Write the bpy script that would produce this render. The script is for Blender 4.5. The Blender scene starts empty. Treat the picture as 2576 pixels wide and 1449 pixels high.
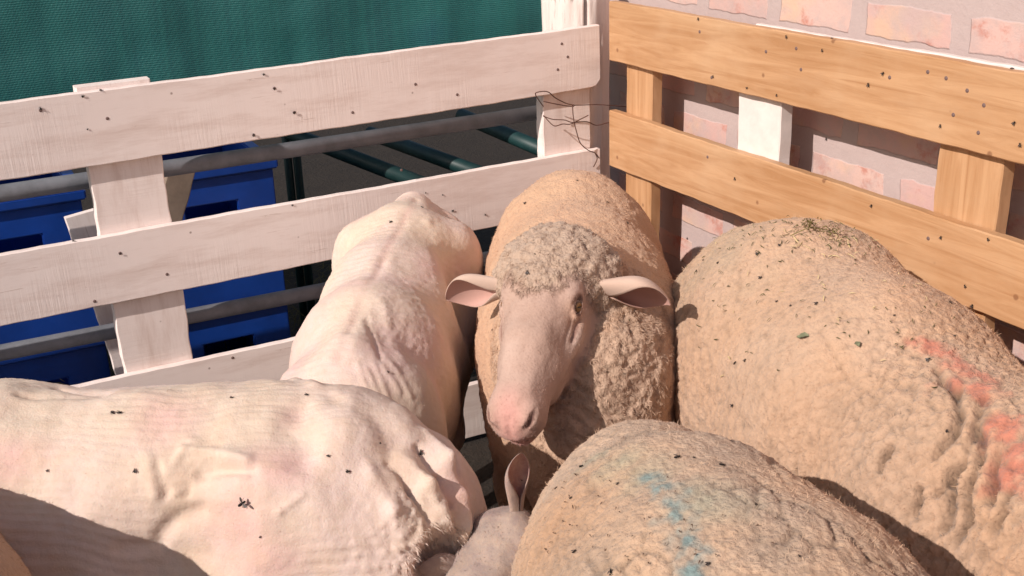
import bpy, bmesh, math, random
import numpy as np
from mathutils import Vector, Matrix
from mathutils.bvhtree import BVHTree

R = math.radians
scene = bpy.context.scene
col = scene.collection
random.seed(7)
rng = np.random.default_rng(11)

# ------------------------------------------------------------------ camera
CAM_H, PITCH, ROLL, FPX = 1.47, R(21.0), R(-1.9), 2940.0
FW = np.array([0, math.cos(PITCH), -math.sin(PITCH)])
R0 = np.array([1.0, 0, 0]); U0 = np.cross(R0, FW)
RT = math.cos(ROLL) * R0 + math.sin(ROLL) * U0
UP = math.cos(ROLL) * U0 - math.sin(ROLL) * R0
CAM = np.array([0, 0, CAM_H])
cam_d = bpy.data.cameras.new('camera')
cam = bpy.data.objects.new('camera', cam_d); col.objects.link(cam)
cam_d.sensor_width = 36; cam_d.lens = 36 * FPX / 2576
cam_d.clip_start = .02; cam_d.clip_end = 500
cam.matrix_world = Matrix(((RT[0], UP[0], -FW[0], 0), (RT[1], UP[1], -FW[1], 0), (RT[2], UP[2], -FW[2], CAM_H), (0, 0, 0, 1)))
scene.camera = cam

# ------------------------------------------------------------------ light
SUN_AZ, SUN_EL = R(47), R(34)          # direction the light travels towards (from +Y, to +X) and its height
w = bpy.data.worlds.new('World'); scene.world = w; w.use_nodes = True
nt = w.node_tree; bgn = nt.nodes['Background']
sky = nt.nodes.new('ShaderNodeTexSky'); sky.sky_type = 'NISHITA'; sky.sun_disc = False
sky.sun_elevation = SUN_EL; sky.sun_rotation = SUN_AZ + math.pi
sky.air_density = 1.0; sky.dust_density = 2.0
nt.links.new(sky.outputs[0], bgn.inputs[0]); bgn.inputs[1].default_value = .078
sd = bpy.data.lights.new('sun', 'SUN'); sd.energy = 4.55; sd.angle = R(.5); sd.color = (1, .90, .83)
sun = bpy.data.objects.new('sun', sd); col.objects.link(sun)
sv = Vector((math.sin(SUN_AZ) * math.cos(SUN_EL), math.cos(SUN_AZ) * math.cos(SUN_EL), -math.sin(SUN_EL)))
sun.rotation_euler = sv.to_track_quat('-Z', 'Y').to_euler(); sun.location = (-3, -3, 4)
scene.view_settings.view_transform = 'Standard'; scene.view_settings.look = 'None'
scene.view_settings.exposure = 0.0; scene.view_settings.gamma = 1

# ------------------------------------------------------------------ tagging
def tag(o, label=None, cat=None, group=None, kind=None):
    if label: o['label'] = label
    if cat: o['category'] = cat
    if group: o['group'] = group
    if kind: o['kind'] = kind
    return o
def empty(name, loc, label, cat, group=None):
    o = bpy.data.objects.new(name, None); col.objects.link(o); o.location = loc; o.empty_display_size = .05
    return tag(o, label, cat, group)
def link(name, me, mat, parent=None):
    o = bpy.data.objects.new(name, me); col.objects.link(o)
    if mat is not None: me.materials.append(mat)
    if parent is not None:
        o.parent = parent; o.matrix_parent_inverse = Matrix.Translation(parent.location).inverted()
    return o
def world_mesh(name, V, Fc, smooth=True, tint=None, wool=None):
    me = bpy.data.meshes.new(name)
    V = np.asarray(V, np.float32); n = len(V)
    if isinstance(Fc, np.ndarray):
        k = Fc.shape[1]; m = len(Fc)
        me.vertices.add(n); me.vertices.foreach_set('co', V.ravel())
        me.loops.add(m * k); me.loops.foreach_set('vertex_index', Fc.astype(np.int32).ravel())
        me.polygons.add(m); me.polygons.foreach_set('loop_start', np.arange(0, m * k, k, dtype=np.int32))
        me.polygons.foreach_set('loop_total', np.full(m, k, np.int32))
        me.update(calc_edges=True); me.validate()
    else:
        me.from_pydata([tuple(map(float, v)) for v in V], [], Fc)
    if smooth: me.polygons.foreach_set('use_smooth', np.ones(len(me.polygons), bool))
    if tint is not None:
        a = me.attributes.new('tint', 'FLOAT_COLOR', 'POINT')
        c = np.ones((n, 4), np.float32); c[:, :3] = tint
        if wool is not None: c[:, 3] = wool
        a.data.foreach_set('color', c.ravel())
    return me

# ------------------------------------------------------------------ numpy noise
_P = np.random.default_rng(5).permutation(256); _P = np.concatenate([_P, _P, _P]).astype(np.int32)
_G = np.random.default_rng(6).normal(size=(256, 3)); _G /= np.linalg.norm(_G, axis=1)[:, None]; _G = _G.astype(np.float32)
def noise(P, s=1.0, seed=0):
    q = np.asarray(P, np.float32) * s + seed * 17.31
    i = np.floor(q).astype(np.int32); f = q - i; u = f * f * f * (f * (f * 6 - 15) + 10); i &= 255
    out = 0
    for dx in (0, 1):
        for dy in (0, 1):
            for dz in (0, 1):
                h = _P[_P[_P[(i[:, 0] + dx) & 255] + ((i[:, 1] + dy) & 255)] + ((i[:, 2] + dz) & 255)]
                g = _G[h & 255]
                d = g[:, 0] * (f[:, 0] - dx) + g[:, 1] * (f[:, 1] - dy) + g[:, 2] * (f[:, 2] - dz)
                out = out + d * (u[:, 0] if dx else 1 - u[:, 0]) * (u[:, 1] if dy else 1 - u[:, 1]) * (u[:, 2] if dz else 1 - u[:, 2])
    return out * 1.6
def fbm(P, s=1.0, o=3, seed=0):
    r = 0; a = 1
    for k in range(o): r = r + a * noise(P, s * 2 ** k, seed + k); a *= .5
    return r
_C = np.random.default_rng(8).random((256, 3)).astype(np.float32)
def cells(P, s, seed=0, rnd=.9):
    q = np.asarray(P, np.float32) * s + seed * 9.7
    i = np.floor(q).astype(np.int32); f = q - i; ii = i & 255
    f1 = np.full(len(q), 9, np.float32); f2 = f1.copy()
    for dx in (-1, 0, 1):
        for dy in (-1, 0, 1):
            for dz in (-1, 0, 1):
                h = _P[_P[_P[(ii[:, 0] + dx) & 255] + ((ii[:, 1] + dy) & 255)] + ((ii[:, 2] + dz) & 255)] & 255
                c = _C[h] * rnd + (1 - rnd) / 2
                d = (f[:, 0] - dx - c[:, 0]) ** 2 + (f[:, 1] - dy - c[:, 1]) ** 2 + (f[:, 2] - dz - c[:, 2]) ** 2
                f2 = np.minimum(f2, np.maximum(d, f1)); f1 = np.minimum(f1, d)
    return np.sqrt(f1), np.sqrt(f2)

# ------------------------------------------------------------------ distance fields
def A3(*a): return np.array(a, np.float32)
def smin(a, b, k):
    h = np.maximum(k - np.abs(a - b), 0) / k
    return np.minimum(a, b) - h * h * k * .25
def smax(a, b, k): return -smin(-a, -b, k)
def ell(P, c, r):
    q = (P - A3(*c)) / A3(*r); k0 = np.sqrt((q * q).sum(1)) + 1e-6
    g = q / A3(*r); k1 = np.sqrt((g * g).sum(1)) + 1e-6
    return k0 * (k0 - 1) / k1
def cap(P, a, b, ra, rb):
    a = A3(*a); b = A3(*b); ab = b - a
    t = np.clip(((P - a) @ ab) / (ab @ ab), 0, 1)
    d = P - a - t[:, None] * ab
    return np.sqrt((d * d).sum(1)) - (ra + t * (rb - ra))
def sweep(P, st, up=(0, 0, 1), k=.05):
    """smooth union of elliptical-section links; station = (x,y,z, half_width, height_above, height_below)"""
    out = None
    for s0, s1 in zip(st[:-1], st[1:]):
        a = A3(*s0[:3]); b = A3(*s1[:3]); ab = b - a; L = np.linalg.norm(ab); ax = ab / L
        sd_ = np.cross(ax, A3(*up)); sd_ /= np.linalg.norm(sd_); u = np.cross(sd_, ax)
        q = P - a; tr = (q @ ab) / (L * L); t = np.clip(tr, 0, 1)
        w_ = s0[3] + t * (s1[3] - s0[3]); hu = s0[4] + t * (s1[4] - s0[4]); hd = s0[5] + t * (s1[5] - s0[5])
        da = (tr - t) * L; ds = q @ sd_; du = q @ u; h = np.where(du > 0, hu, hd)
        ea = np.minimum(w_, h) * .8
        x, y, z = ds / w_, du / h, da / ea
        k0 = np.sqrt(x * x + y * y + z * z) + 1e-6
        k1 = np.sqrt((x / w_) ** 2 + (y / h) ** 2 + (z / ea) ** 2) + 1e-6
        d = k0 * (k0 - 1) / k1
        out = d if out is None else smin(out, d, k)
    return out

def surface_nets(f, lo, hi, h):
    lo = np.array(lo, float); hi = np.array(hi, float); B = 8
    nb = np.ceil((hi - lo) / (h * B)).astype(int)
    g = np.stack(np.meshgrid(*[np.arange(n) for n in nb], indexing='ij'), -1).reshape(-1, 3)
    cen = lo + (g + .5) * h * B
    dv = f(cen.astype(np.float32))
    g = g[np.abs(dv) < h * B * 1.35]
    c9 = np.stack(np.meshgrid(*[np.arange(9)] * 3, indexing='ij'), -1).reshape(-1, 3)
    N = nb * B + 2
    vid, vpos, quads = [], [], []
    def key(c): return (c[..., 0].astype(np.int64) * N[1] + c[..., 1]) * N[2] + c[..., 2]
    CH = 900
    for s in range(0, len(g), CH):
        gg = g[s:s + CH]; n = len(gg)
        ic = gg[:, None, :] * B + c9[None]
        P = (lo + ic.reshape(-1, 3) * h).astype(np.float32)
        D = f(P).reshape(n, 9, 9, 9)
        S = D < 0
        cs = np.zeros((n, 8, 8, 8), np.int8)
        for dx in (0, 1):
            for dy in (0, 1):
                for dz in (0, 1): cs += S[:, dx:dx + 8, dy:dy + 8, dz:dz + 8]
        act = (cs > 0) & (cs < 8)
        b, i, j, k = np.nonzero(act)
        acc = np.zeros((len(b), 3)); cnt = np.zeros(len(b))
        for a in range(3):
            oth = [x for x in range(3) if x != a]
            for p in (0, 1):
                for q in (0, 1):
                    o0 = [0, 0, 0]; o0[oth[0]] = p; o0[oth[1]] = q; o1 = list(o0); o1[a] = 1
                    d0 = D[b, i + o0[0], j + o0[1], k + o0[2]]; d1 = D[b, i + o1[0], j + o1[1], k + o1[2]]
                    m = (d0 < 0) != (d1 < 0); t = np.where(m, d0 / np.where(m, d0 - d1, 1), 0)
                    pt = np.zeros((len(b), 3)) + o0; pt[:, a] += t
                    acc += pt * m[:, None]; cnt += m
        base = gg[b] * B + np.stack([i, j, k], 1)
        vid.append(key(base)); vpos.append(lo + (base + acc / cnt[:, None]) * h)
        for a in range(3):
            o1 = [0, 0, 0]; o1[a] = 1
            s0 = S[:, :8, :8, :8]; s1 = S[:, o1[0]:8 + o1[0], o1[1]:8 + o1[1], o1[2]:8 + o1[2]]
            b, i, j, k = np.nonzero(s0 != s1)
            base = gg[b] * B + np.stack([i, j, k], 1)
            u = (a + 1) % 3; v = (a + 2) % 3
            eu = np.zeros(3, int); eu[u] = 1; ev = np.zeros(3, int); ev[v] = 1
            q = np.stack([key(base - eu - ev), key(base - ev), key(base), key(base - eu)], 1)
            fl = s0[b, i, j, k]
            quads.append(np.where(fl[:, None], q, q[:, ::-1]))
    vid = np.concatenate(vid); vpos = np.concatenate(vpos); quads = np.concatenate(quads)
    o = np.argsort(vid); vid = vid[o]; vpos = vpos[o]
    idx = np.searchsorted(vid, quads); idx = np.clip(idx, 0, len(vid) - 1)
    ok = (vid[idx] == quads).all(1)
    V = vpos.astype(np.float32)
    return V, idx[ok].astype(np.int32)
def grad(f, V, e=.0015):
    g = np.stack([f(V + A3(e, 0, 0)) - f(V - A3(e, 0, 0)), f(V + A3(0, e, 0)) - f(V - A3(0, e, 0)), f(V + A3(0, 0, e)) - f(V - A3(0, 0, e))], 1)
    return g / (np.linalg.norm(g, axis=1)[:, None] + 1e-9)

# ------------------------------------------------------------------ pixels of the photograph (2576 wide) to points
def ray(x, y): return FW + RT * (x - 1288) / FPX - UP * (y - 724.5) / FPX
def onplane(x, y, p0, n):
    d = ray(x, y); t = ((np.array(p0) - CAM) @ n) / (d @ n); return CAM + t * d
def atz(x, y, z): return onplane(x, y, (0, 0, z), np.array([0, 0, 1.0]))
def atY(x, y, Y): return onplane(x, y, (0, Y, 0), np.array([0, 1.0, 0]))
FA = R(63.15)
LD = np.array([math.sin(FA), math.cos(FA), 0]); LN = np.array([math.cos(FA), -math.sin(FA), 0])   # white panel: along / towards the pen
RD = LN.copy(); RN = -LD                                                                            # orange panel
CORNER = np.array([.253, 2.9, 0])

# ------------------------------------------------------------------ materials
def mat(name):
    m = bpy.data.materials.new(name); m.use_nodes = True
    n = m.node_tree.nodes; l = m.node_tree.links
    return m, n, l, n['Principled BSDF']
def N(n, t, **kw):
    o = n.new(t)
    for k, v in kw.items():
        if k in o.inputs.keys(): o.inputs[k].default_value = v
        else: setattr(o, k, v)
    return o
def ramp(n, l, src, stops):
    r = n.new('ShaderNodeValToRGB'); e = r.color_ramp.elements
    e[0].position, e[0].color = stops[0][0], (*stops[0][1], 1); e[1].position, e[1].color = stops[-1][0], (*stops[-1][1], 1)
    for p, c in stops[1:-1]:
        x = e.new(p); x.color = (*c, 1)
    l.new(src, r.inputs[0]); return r.outputs[0]
def mixc(n, l, fac, a, b, mode='MIX'):
    m = n.new('ShaderNodeMix'); m.data_type = 'RGBA'; m.blend_type = mode
    for s, i in ((fac, 0), (a, 6), (b, 7)):
        if hasattr(s, 'links'): l.new(s, m.inputs[i])
        else: m.inputs[i].default_value = s if i == 0 else (*s, 1)
    return m.outputs[2]
def coords(n, l, scale=(1, 1, 1), kind='Object'):
    t = n.new('ShaderNodeTexCoord'); m = n.new('ShaderNodeMapping'); m.inputs['Scale'].default_value = scale
    l.new(t.outputs[kind], m.inputs[0]); return m.outputs[0]
def tex(n, l, vec, scale, detail=4, rough=.55, dist=0):
    t = N(n, 'ShaderNodeTexNoise', Scale=scale, Detail=detail, Roughness=rough, Distortion=dist); l.new(vec, t.inputs['Vector']); return t.outputs[0]
def bump(n, l, h, dist, strength=1.0, prev=None):
    b = N(n, 'ShaderNodeBump', Strength=strength, Distance=dist); l.new(h, b.inputs['Height'])
    if prev is not None: l.new(prev, b.inputs['Normal'])
    return b.outputs[0]
def math_(n, l, op, a, b=None):
    m = n.new('ShaderNodeMath'); m.operation = op
    for s, i in ((a, 0), (b, 1)):
        if s is None: continue
        if hasattr(s, 'links'): l.new(s, m.inputs[i])
        else: m.inputs[i].default_value = s
    return m.outputs[0]

def wool_mat(name, var=.35, cell=120, amt=.0020):
    m, n, l, b = mat(name)
    at = N(n, 'ShaderNodeAttribute', attribute_name='tint')
    v = coords(n, l)
    n1 = tex(n, l, v, 60, 5, .7); n2 = tex(n, l, v, 9, 3)
    c = mixc(n, l, math_(n, l, 'MULTIPLY', n1, var), at.outputs['Color'], (.30, .20, .13), 'MIX')
    c = mixc(n, l, ramp(n, l, n2, [(.35, (0, 0, 0)), (.7, (1, 1, 1))]), c, at.outputs['Color'])
    l.new(c, b.inputs['Base Color'])
    vo = N(n, 'ShaderNodeTexVoronoi', Scale=cell * 1.3); vo.feature = 'SMOOTH_F1'; vo.inputs['Smoothness'].default_value = .4; 
    wv = tex(n, l, v, 40, 2)
    l.new(v, vo.inputs['Vector'])
    h = math_(n, l, 'ADD', vo.outputs[0], math_(n, l, 'MULTIPLY', tex(n, l, v, 260, 5, .7), 1.2))
    inv = math_(n, l, 'MULTIPLY', h, -1.0)
    st = math_(n, l, 'MULTIPLY', at.outputs['Alpha'], 1.0)
    bb = N(n, 'ShaderNodeBump', Distance=amt); l.new(inv, bb.inputs['Height']); l.new(st, bb.inputs['Strength'])
    l.new(bb.outputs[0], b.inputs['Normal'])
    b.inputs['Roughness'].default_value = .95; b.inputs['Specular IOR Level'].default_value = .12
    b.inputs['Sheen Weight'].default_value = .15; b.inputs['Sheen Roughness'].default_value = .6
    return m
def shorn_mat(name):
    m, n, l, b = mat(name)
    at = N(n, 'ShaderNodeAttribute', attribute_name='tint')
    v = coords(n, l)
    n1 = tex(n, l, v, 45, 6, .7); n3 = tex(n, l, v, 300, 4, .7)
    c = mixc(n, l, ramp(n, l, n1, [(.42, (0, 0, 0)), (.72, (.5, .5, .5))]), at.outputs['Color'], (.62, .46, .34))
    l.new(c, b.inputs['Base Color'])
    bb = bump(n, l, n3, .0012, .7); bb = bump(n, l, n1, .004, .5, bb)
    l.new(bb, b.inputs['Normal'])
    b.inputs['Roughness'].default_value = .85; b.inputs['Specular IOR Level'].default_value = .15
    b.inputs['Sheen Weight'].default_value = .12
    b.inputs['Subsurface Weight'].default_value = .12; b.inputs['Subsurface Radius'].default_value = (.012, .005, .003); b.inputs['Subsurface Scale'].default_value = 1
    return m
M_WOOL = wool_mat('fleece_wool')
M_CURL = wool_mat('curly_wool', .25, 170, .0015)
M_SHORN = shorn_mat('shorn_skin')

def simple(name, c, rough=.6, spec=.3, var=.0, vs=30, bmp=0, metallic=0):
    m, n, l, b = mat(name)
    if var or bmp:
        v = coords(n, l); t = tex(n, l, v, vs, 5, .65)
        d = tuple(x * (1 - var) for x in c)
        l.new(mixc(n, l, ramp(n, l, t, [(.35, (0, 0, 0)), (.65, (1, 1, 1))]), d, c), b.inputs['Base Color'])
        if bmp: l.new(bump(n, l, t, bmp), b.inputs['Normal'])
    else: b.inputs['Base Color'].default_value = (*c, 1)
    b.inputs['Roughness'].default_value = rough; b.inputs['Specular IOR Level'].default_value = spec; b.inputs['Metallic'].default_value = metallic
    return m

def paint_mat():
    m, n, l, b = mat('worn_white_paint')
    v = coords(n, l); vl = coords(n, l, (1.2, 8, 8)); vx = coords(n, l, (60, 6, 3))
    base = mixc(n, l, tex(n, l, v, 7, 4), (.87, .75, .71), (.92, .82, .78))
    d1 = ramp(n, l, tex(n, l, vl, 3.2, 7, .72), [(.47, (0, 0, 0)), (.72, (1, 1, 1))])
    c = mixc(n, l, math_(n, l, 'MULTIPLY', d1, .42), base, (.50, .33, .26))
    d2 = ramp(n, l, tex(n, l, coords(n, l, (2.5, 2.5, 9)), 9, 8, .8), [(.62, (0, 0, 0)), (.70, (1, 1, 1))])
    c = mixc(n, l, math_(n, l, 'MULTIPLY', d2, .45), c, (.36, .22, .16))
    sc_ = ramp(n, l, tex(n, l, coords(n, l, (3, 60, 60)), 1.6, 5, .6), [(.66, (0, 0, 0)), (.69, (1, 1, 1))])
    c = mixc(n, l, math_(n, l, 'MULTIPLY', sc_, .35), c, (.42, .27, .20))
    sw = ramp(n, l, tex(n, l, coords(n, l, (90, 4, 2)), 2, 5, .7), [(.45, (0, 0, 0)), (.68, (1, 1, 1))])
    pm = ramp(n, l, tex(n, l, v, 4.5, 3), [(.42, (0, 0, 0)), (.62, (1, 1, 1))])
    c = mixc(n, l, math_(n, l, 'MULTIPLY', math_(n, l, 'MULTIPLY', sw, pm), .22), c, (.60, .45, .38))
    sp = N(n, 'ShaderNodeTexVoronoi', Scale=16); l.new(v, sp.inputs['Vector'])
    ds = ramp(n, l, sp.outputs['Distance'], [(.03, (1, 1, 1)), (.06, (0, 0, 0))])
    c = mixc(n, l, math_(n, l, 'MULTIPLY', ds, .7), c, (.16, .09, .06))
    l.new(c, b.inputs['Base Color'])
    bb = bump(n, l, math_(n, l, 'MULTIPLY', tex(n, l, vx, 3, 4, .7), pm), .0011, .8); bb = bump(n, l, d2, -.0006, .6, bb)
    l.new(bb, b.inputs['Normal'])
    b.inputs['Roughness'].default_value = .75; b.inputs['Specular IOR Level'].default_value = .25
    return m
def orange_mat():
    m, n, l, b = mat('varnished_orange_wood')
    v = coords(n, l); vl = coords(n, l, (1.2, 9, 14))
    g = tex(n, l, vl, 3.0, 6, .6, 1.2)
    c = mixc(n, l, ramp(n, l, g, [(.35, (0, 0, 0)), (.65, (1, 1, 1))]), (.43, .225, .105), (.57, .335, .18))
    pale = ramp(n, l, tex(n, l, v, 3.5, 5, .6), [(.5, (0, 0, 0)), (.75, (1, 1, 1))])
    c = mixc(n, l, math_(n, l, 'MULTIPLY', pale, .5), c, (.62, .42, .26))
    sp = N(n, 'ShaderNodeTexVoronoi', Scale=13); l.new(v, sp.inputs['Vector'])
    ds = ramp(n, l, sp.outputs['Distance'], [(.05, (1, 1, 1)), (.085, (0, 0, 0))])
    c = mixc(n, l, math_(n, l, 'MULTIPLY', ds, .75), c, (.22, .10, .05))
    st = ramp(n, l, tex(n, l, coords(n, l, (1.5, 4, 4)), 5, 7, .75), [(.52, (0, 0, 0)), (.66, (1, 1, 1))])
    c = mixc(n, l, math_(n, l, 'MULTIPLY', st, .4), c, (.50, .30, .17))
    lines = ramp(n, l, tex(n, l, coords(n, l, (1.2, 70, 70)), 1.5, 4, .6), [(.62, (0, 0, 0)), (.67, (1, 1, 1))])
    c = mixc(n, l, math_(n, l, 'MULTIPLY', lines, .35), c, (.33, .15, .06))
    dk = ramp(n, l, tex(n, l, coords(n, l, (2, 8, 8)), 2.2, 8, .8), [(.60, (0, 0, 0)), (.72, (1, 1, 1))])
    c = mixc(n, l, math_(n, l, 'MULTIPLY', dk, .45), c, (.38, .17, .07))
    l.new(c, b.inputs['Base Color'])
    l.new(bump(n, l, g, .0012, .6), b.inputs['Normal'])
    b.inputs['Roughness'].default_value = .5; b.inputs['Specular IOR Level'].default_value = .35
    return m
M_PAINT = paint_mat(); M_ORANGE = orange_mat()
M_BRIGHT = simple('fresh_white_paint', (.80, .72, .68), .6, .3, .12, 25, .001)

def brick_mat():
    m, n, l, b = mat('whitewashed_brick')
    t = n.new('ShaderNodeTexCoord')
    nz = N(n, 'ShaderNodeTexNoise', Scale=14, Detail=4); l.new(t.outputs['Object'], nz.inputs['Vector'])
    ad = n.new('ShaderNodeVectorMath'); ad.operation = 'MULTIPLY_ADD'; l.new(nz.outputs['Color'], ad.inputs[0]); ad.inputs[1].default_value = (.022, .022, .022); l.new(t.outputs['Object'], ad.inputs[2])
    bt = n.new('ShaderNodeTexBrick'); l.new(ad.outputs[0], bt.inputs['Vector'])
    bt.inputs['Scale'].default_value = 1; bt.inputs['Brick Width'].default_value = .255; bt.inputs['Row Height'].default_value = .108
    bt.inputs['Mortar Size'].default_value = .024; bt.inputs['Mortar Smooth'].default_value = .15; bt.offset = .5
    bt.inputs['Color1'].default_value = (.58, .38, .35, 1); bt.inputs['Color2'].default_value = (.66, .46, .40, 1); bt.inputs['Mortar'].default_value = (.45, .37, .38, 1)
    v = t.outputs['Object']
    def T(s, d=6, r=.7):
        x = N(n, 'ShaderNodeTexNoise', Scale=s, Detail=d, Roughness=r); l.new(v, x.inputs['Vector']); return x.outputs[0]
    red = ramp(n, l, T(13), [(.53, (0, 0, 0)), (.64, (1, 1, 1))]); cream = ramp(n, l, T(6, 3), [(.5, (0, 0, 0)), (.65, (1, 1, 1))])
    bc = mixc(n, l, math_(n, l, 'MULTIPLY', cream, .6), bt.outputs['Color'], (.66, .46, .31))
    bc = mixc(n, l, math_(n, l, 'MULTIPLY', red, .75), bc, (.50, .20, .15))
    mo = mixc(n, l, T(30), (.45, .355, .34), (.53, .43, .41))
    smear = ramp(n, l, T(9, 6, .7), [(.46, (0, 0, 0)), (.60, (1, 1, 1))])
    c = mixc(n, l, math_(n, l, 'MAXIMUM', bt.outputs['Fac'], math_(n, l, 'MULTIPLY', smear, .62)), bc, mo)
    l.new(c, b.inputs['Base Color'])
    h = math_(n, l, 'ADD', math_(n, l, 'MULTIPLY', bt.outputs['Fac'], -.6), math_(n, l, 'MULTIPLY', T(60), .7))
    l.new(bump(n, l, h, .0025), b.inputs['Normal']); b.inputs['Roughness'].default_value = .95
    b.inputs['Specular IOR Level'].default_value = .1
    return m
def net_mat():
    m, n, l, b = mat('green_shade_cloth')
    v = coords(n, l)
    wv = N(n, 'ShaderNodeTexWave', Scale=110, Distortion=1.5, Detail=2); wv.bands_direction = 'X'; l.new(v, wv.inputs['Vector'])
    wz = N(n, 'ShaderNodeTexWave', Scale=60, Distortion=1.5, Detail=2); wz.bands_direction = 'Z'; l.new(v, wz.inputs['Vector'])
    f = math_(n, l, 'MULTIPLY', wv.outputs['Fac'], .55); f = math_(n, l, 'ADD', f, math_(n, l, 'MULTIPLY', wz.outputs['Fac'], .45))
    c = mixc(n, l, f, (.006, .055, .064), (.018, .165, .168))
    big = ramp(n, l, tex(n, l, coords(n, l, (3.5, 1, .8)), 1.6, 4), [(.38, (0, 0, 0)), (.66, (1, 1, 1))])
    c = mixc(n, l, math_(n, l, 'MULTIPLY', big, .55), c, (.024, .20, .19))
    bp = ramp(n, l, tex(n, l, coords(n, l, (1.1, 1, 1.3)), 1.4, 3), [(.58, (0, 0, 0)), (.68, (1, 1, 1))])
    c = mixc(n, l, math_(n, l, 'MULTIPLY', bp, .45), c, (.010, .085, .16))
    ln = ramp(n, l, tex(n, l, coords(n, l, (26, 1, .6)), 2, 4, .6), [(.40, (0, 0, 0)), (.70, (1, 1, 1))])
    c = mixc(n, l, math_(n, l, 'MULTIPLY', ln, .30), c, (.03, .24, .21))
    gl = ramp(n, l, tex(n, l, v, 170, 2), [(.70, (0, 0, 0)), (.78, (1, 1, 1))])
    c = mixc(n, l, math_(n, l, 'MULTIPLY', gl, .5), c, (.10, .45, .38))
    l.new(c, b.inputs['Base Color']); l.new(bump(n, l, f, .002, .7), b.inputs['Normal'])
    b.inputs['Roughness'].default_value = .55; b.inputs['Specular IOR Level'].default_value = .3
    b.inputs['Transmission Weight'].default_value = 0
    tr = n.new('ShaderNodeBsdfTransparent'); mx = n.new('ShaderNodeMixShader'); out = n['Material Output']
    tf = math_(n, l, 'MULTIPLY', math_(n, l, 'LESS_THAN', f, .30), .12)
    l.new(tf, mx.inputs[0]); l.new(b.outputs[0], mx.inputs[1]); l.new(tr.outputs[0], mx.inputs[2]); l.new(mx.outputs[0], out.inputs[0])
    return m
M_BRICK = brick_mat(); M_NET = net_mat()
M_PIPE = simple('galvanised_steel', (.23, .24, .27), .6, .4, .3, 18, .0006)
M_TEAL = simple('teal_painted_steel', (.012, .045, .045), .5, .4, .3, 18, .0006)
M_BLUE = simple('blue_plastic', (.006, .060, .36), .38, .5, .3, 6, .0004)
M_WIRE = simple('rusty_wire', (.13, .06, .045), .7, .3, .3, 60)
M_FLY = simple('fly_black', (.012, .009, .009), .7, .2)
M_WING = simple('fly_wing', (.07, .055, .05), .5, .3)
M_EYE = None

# ------------------------------------------------------------------ setting: ground
def ground_mat():
    m, n, l, b = mat('trodden_earth')
    v = coords(n, l); t = tex(n, l, v, 7, 8, .7)
    l.new(mixc(n, l, t, (.014, .010, .008), (.045, .032, .022)), b.inputs['Base Color'])
    l.new(bump(n, l, tex(n, l, v, 40, 6, .7), .02), b.inputs['Normal']); b.inputs['Roughness'].default_value = 1
    return m
bm = bmesh.new()
for v in ((-150, -150, 0), (150, -150, 0), (150, 150, 0), (-150, 150, 0)): bm.verts.new(v)
bm.faces.new(bm.verts); me = bpy.data.meshes.new('ground'); bm.to_mesh(me); bm.free()
tag(link('ground', me, ground_mat()), kind='structure')

# ------------------------------------------------------------------ carpentry
def frame(x, y):  # rotation with local x, y (depth), z
    z = np.cross(x, y); return Matrix((Vector(x), Vector(y), Vector(z))).transposed()
def board(name, p0, p1, wid, th, back, mt, parent, seed=0, rag=.0012, ends=(0, 0), roundend=0):
    """board from p0 to p1 (centre line of its front face); 'back' points away from the viewer side"""
    p0 = np.array(p0, float); p1 = np.array(p1, float); L = np.linalg.norm(p1 - p0); x = (p1 - p0) / L
    back = np.array(back, float); back -= x * (back @ x); back /= np.linalg.norm(back)
    z = np.cross(x, back)
    n = max(int(L / .012), 6); bm = bmesh.new(); rings = []
    r = random.Random(seed); ph = [r.uniform(0, 9) for _ in range(6)]
    for i in range(n + 1):
        s = L * i / n
        wt = wid / 2 + rag * (math.sin(s * 9 + ph[0]) + .7 * math.sin(s * 31 + ph[1]) + .5 * math.sin(s * 97 + ph[2]))
        wb = wid / 2 + rag * (math.sin(s * 7 + ph[3]) + .7 * math.sin(s * 37 + ph[4]) + .5 * math.sin(s * 83 + ph[5]))
        if roundend and L - s < roundend:
            k = (L - s) / roundend; wb -= roundend * .6 * (1 - math.sqrt(max(0, 1 - (1 - k) ** 2)))
        e = .0022; sh = r.uniform(-1, 1) * rag * .3
        pts = [(s, 0 + sh * .2, -wb + e), (s, e, -wb), (s, th - e, -wb), (s, th, -wb + e), (s, th, wt - e), (s, th - e, wt + sh), (s, e, wt + sh), (s, 0, wt - e)]
        rings.append([bm.verts.new(q) for q in pts])
    for a, b in zip(rings[:-1], rings[1:]):
        for k in range(8): bm.faces.new((a[k], b[k], b[(k + 1) % 8], a[(k + 1) % 8]))
    bm.faces.new(rings[0]); bm.faces.new(rings[-1][::-1])
    bmesh.ops.recalc_face_normals(bm, faces=bm.faces)
    me = bpy.data.meshes.new(name); bm.to_mesh(me); bm.free()
    o = bpy.data.objects.new(name, me); col.objects.link(o); me.materials.append(mt)
    M = Matrix.Translation(Vector(p0)) @ frame(x, back).to_4x4()
    o.parent = parent
    o.matrix_local = Matrix.Translation(-parent.location) @ M
    return o
def nails(name, pts, nrm, r, parent, mt):
    for p in pts:
        bm = bmesh.new(); bmesh.ops.create_uvsphere(bm, u_segments=10, v_segments=6, radius=r)
        for v in bm.verts: v.co.z *= .4
        me = bpy.data.meshes.new(name); bm.to_mesh(me); bm.free(); me.materials.append(mt)
        o = bpy.data.objects.new(name, me); col.objects.link(o); o.parent = parent
        o.matrix_local = Matrix.Translation(Vector(p) - parent.location) @ Vector(nrm).to_track_quat('Z', 'Y').to_matrix().to_4x4()
M_NAIL = simple('nail_head', (.17, .11, .10), .6, .4)

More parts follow.
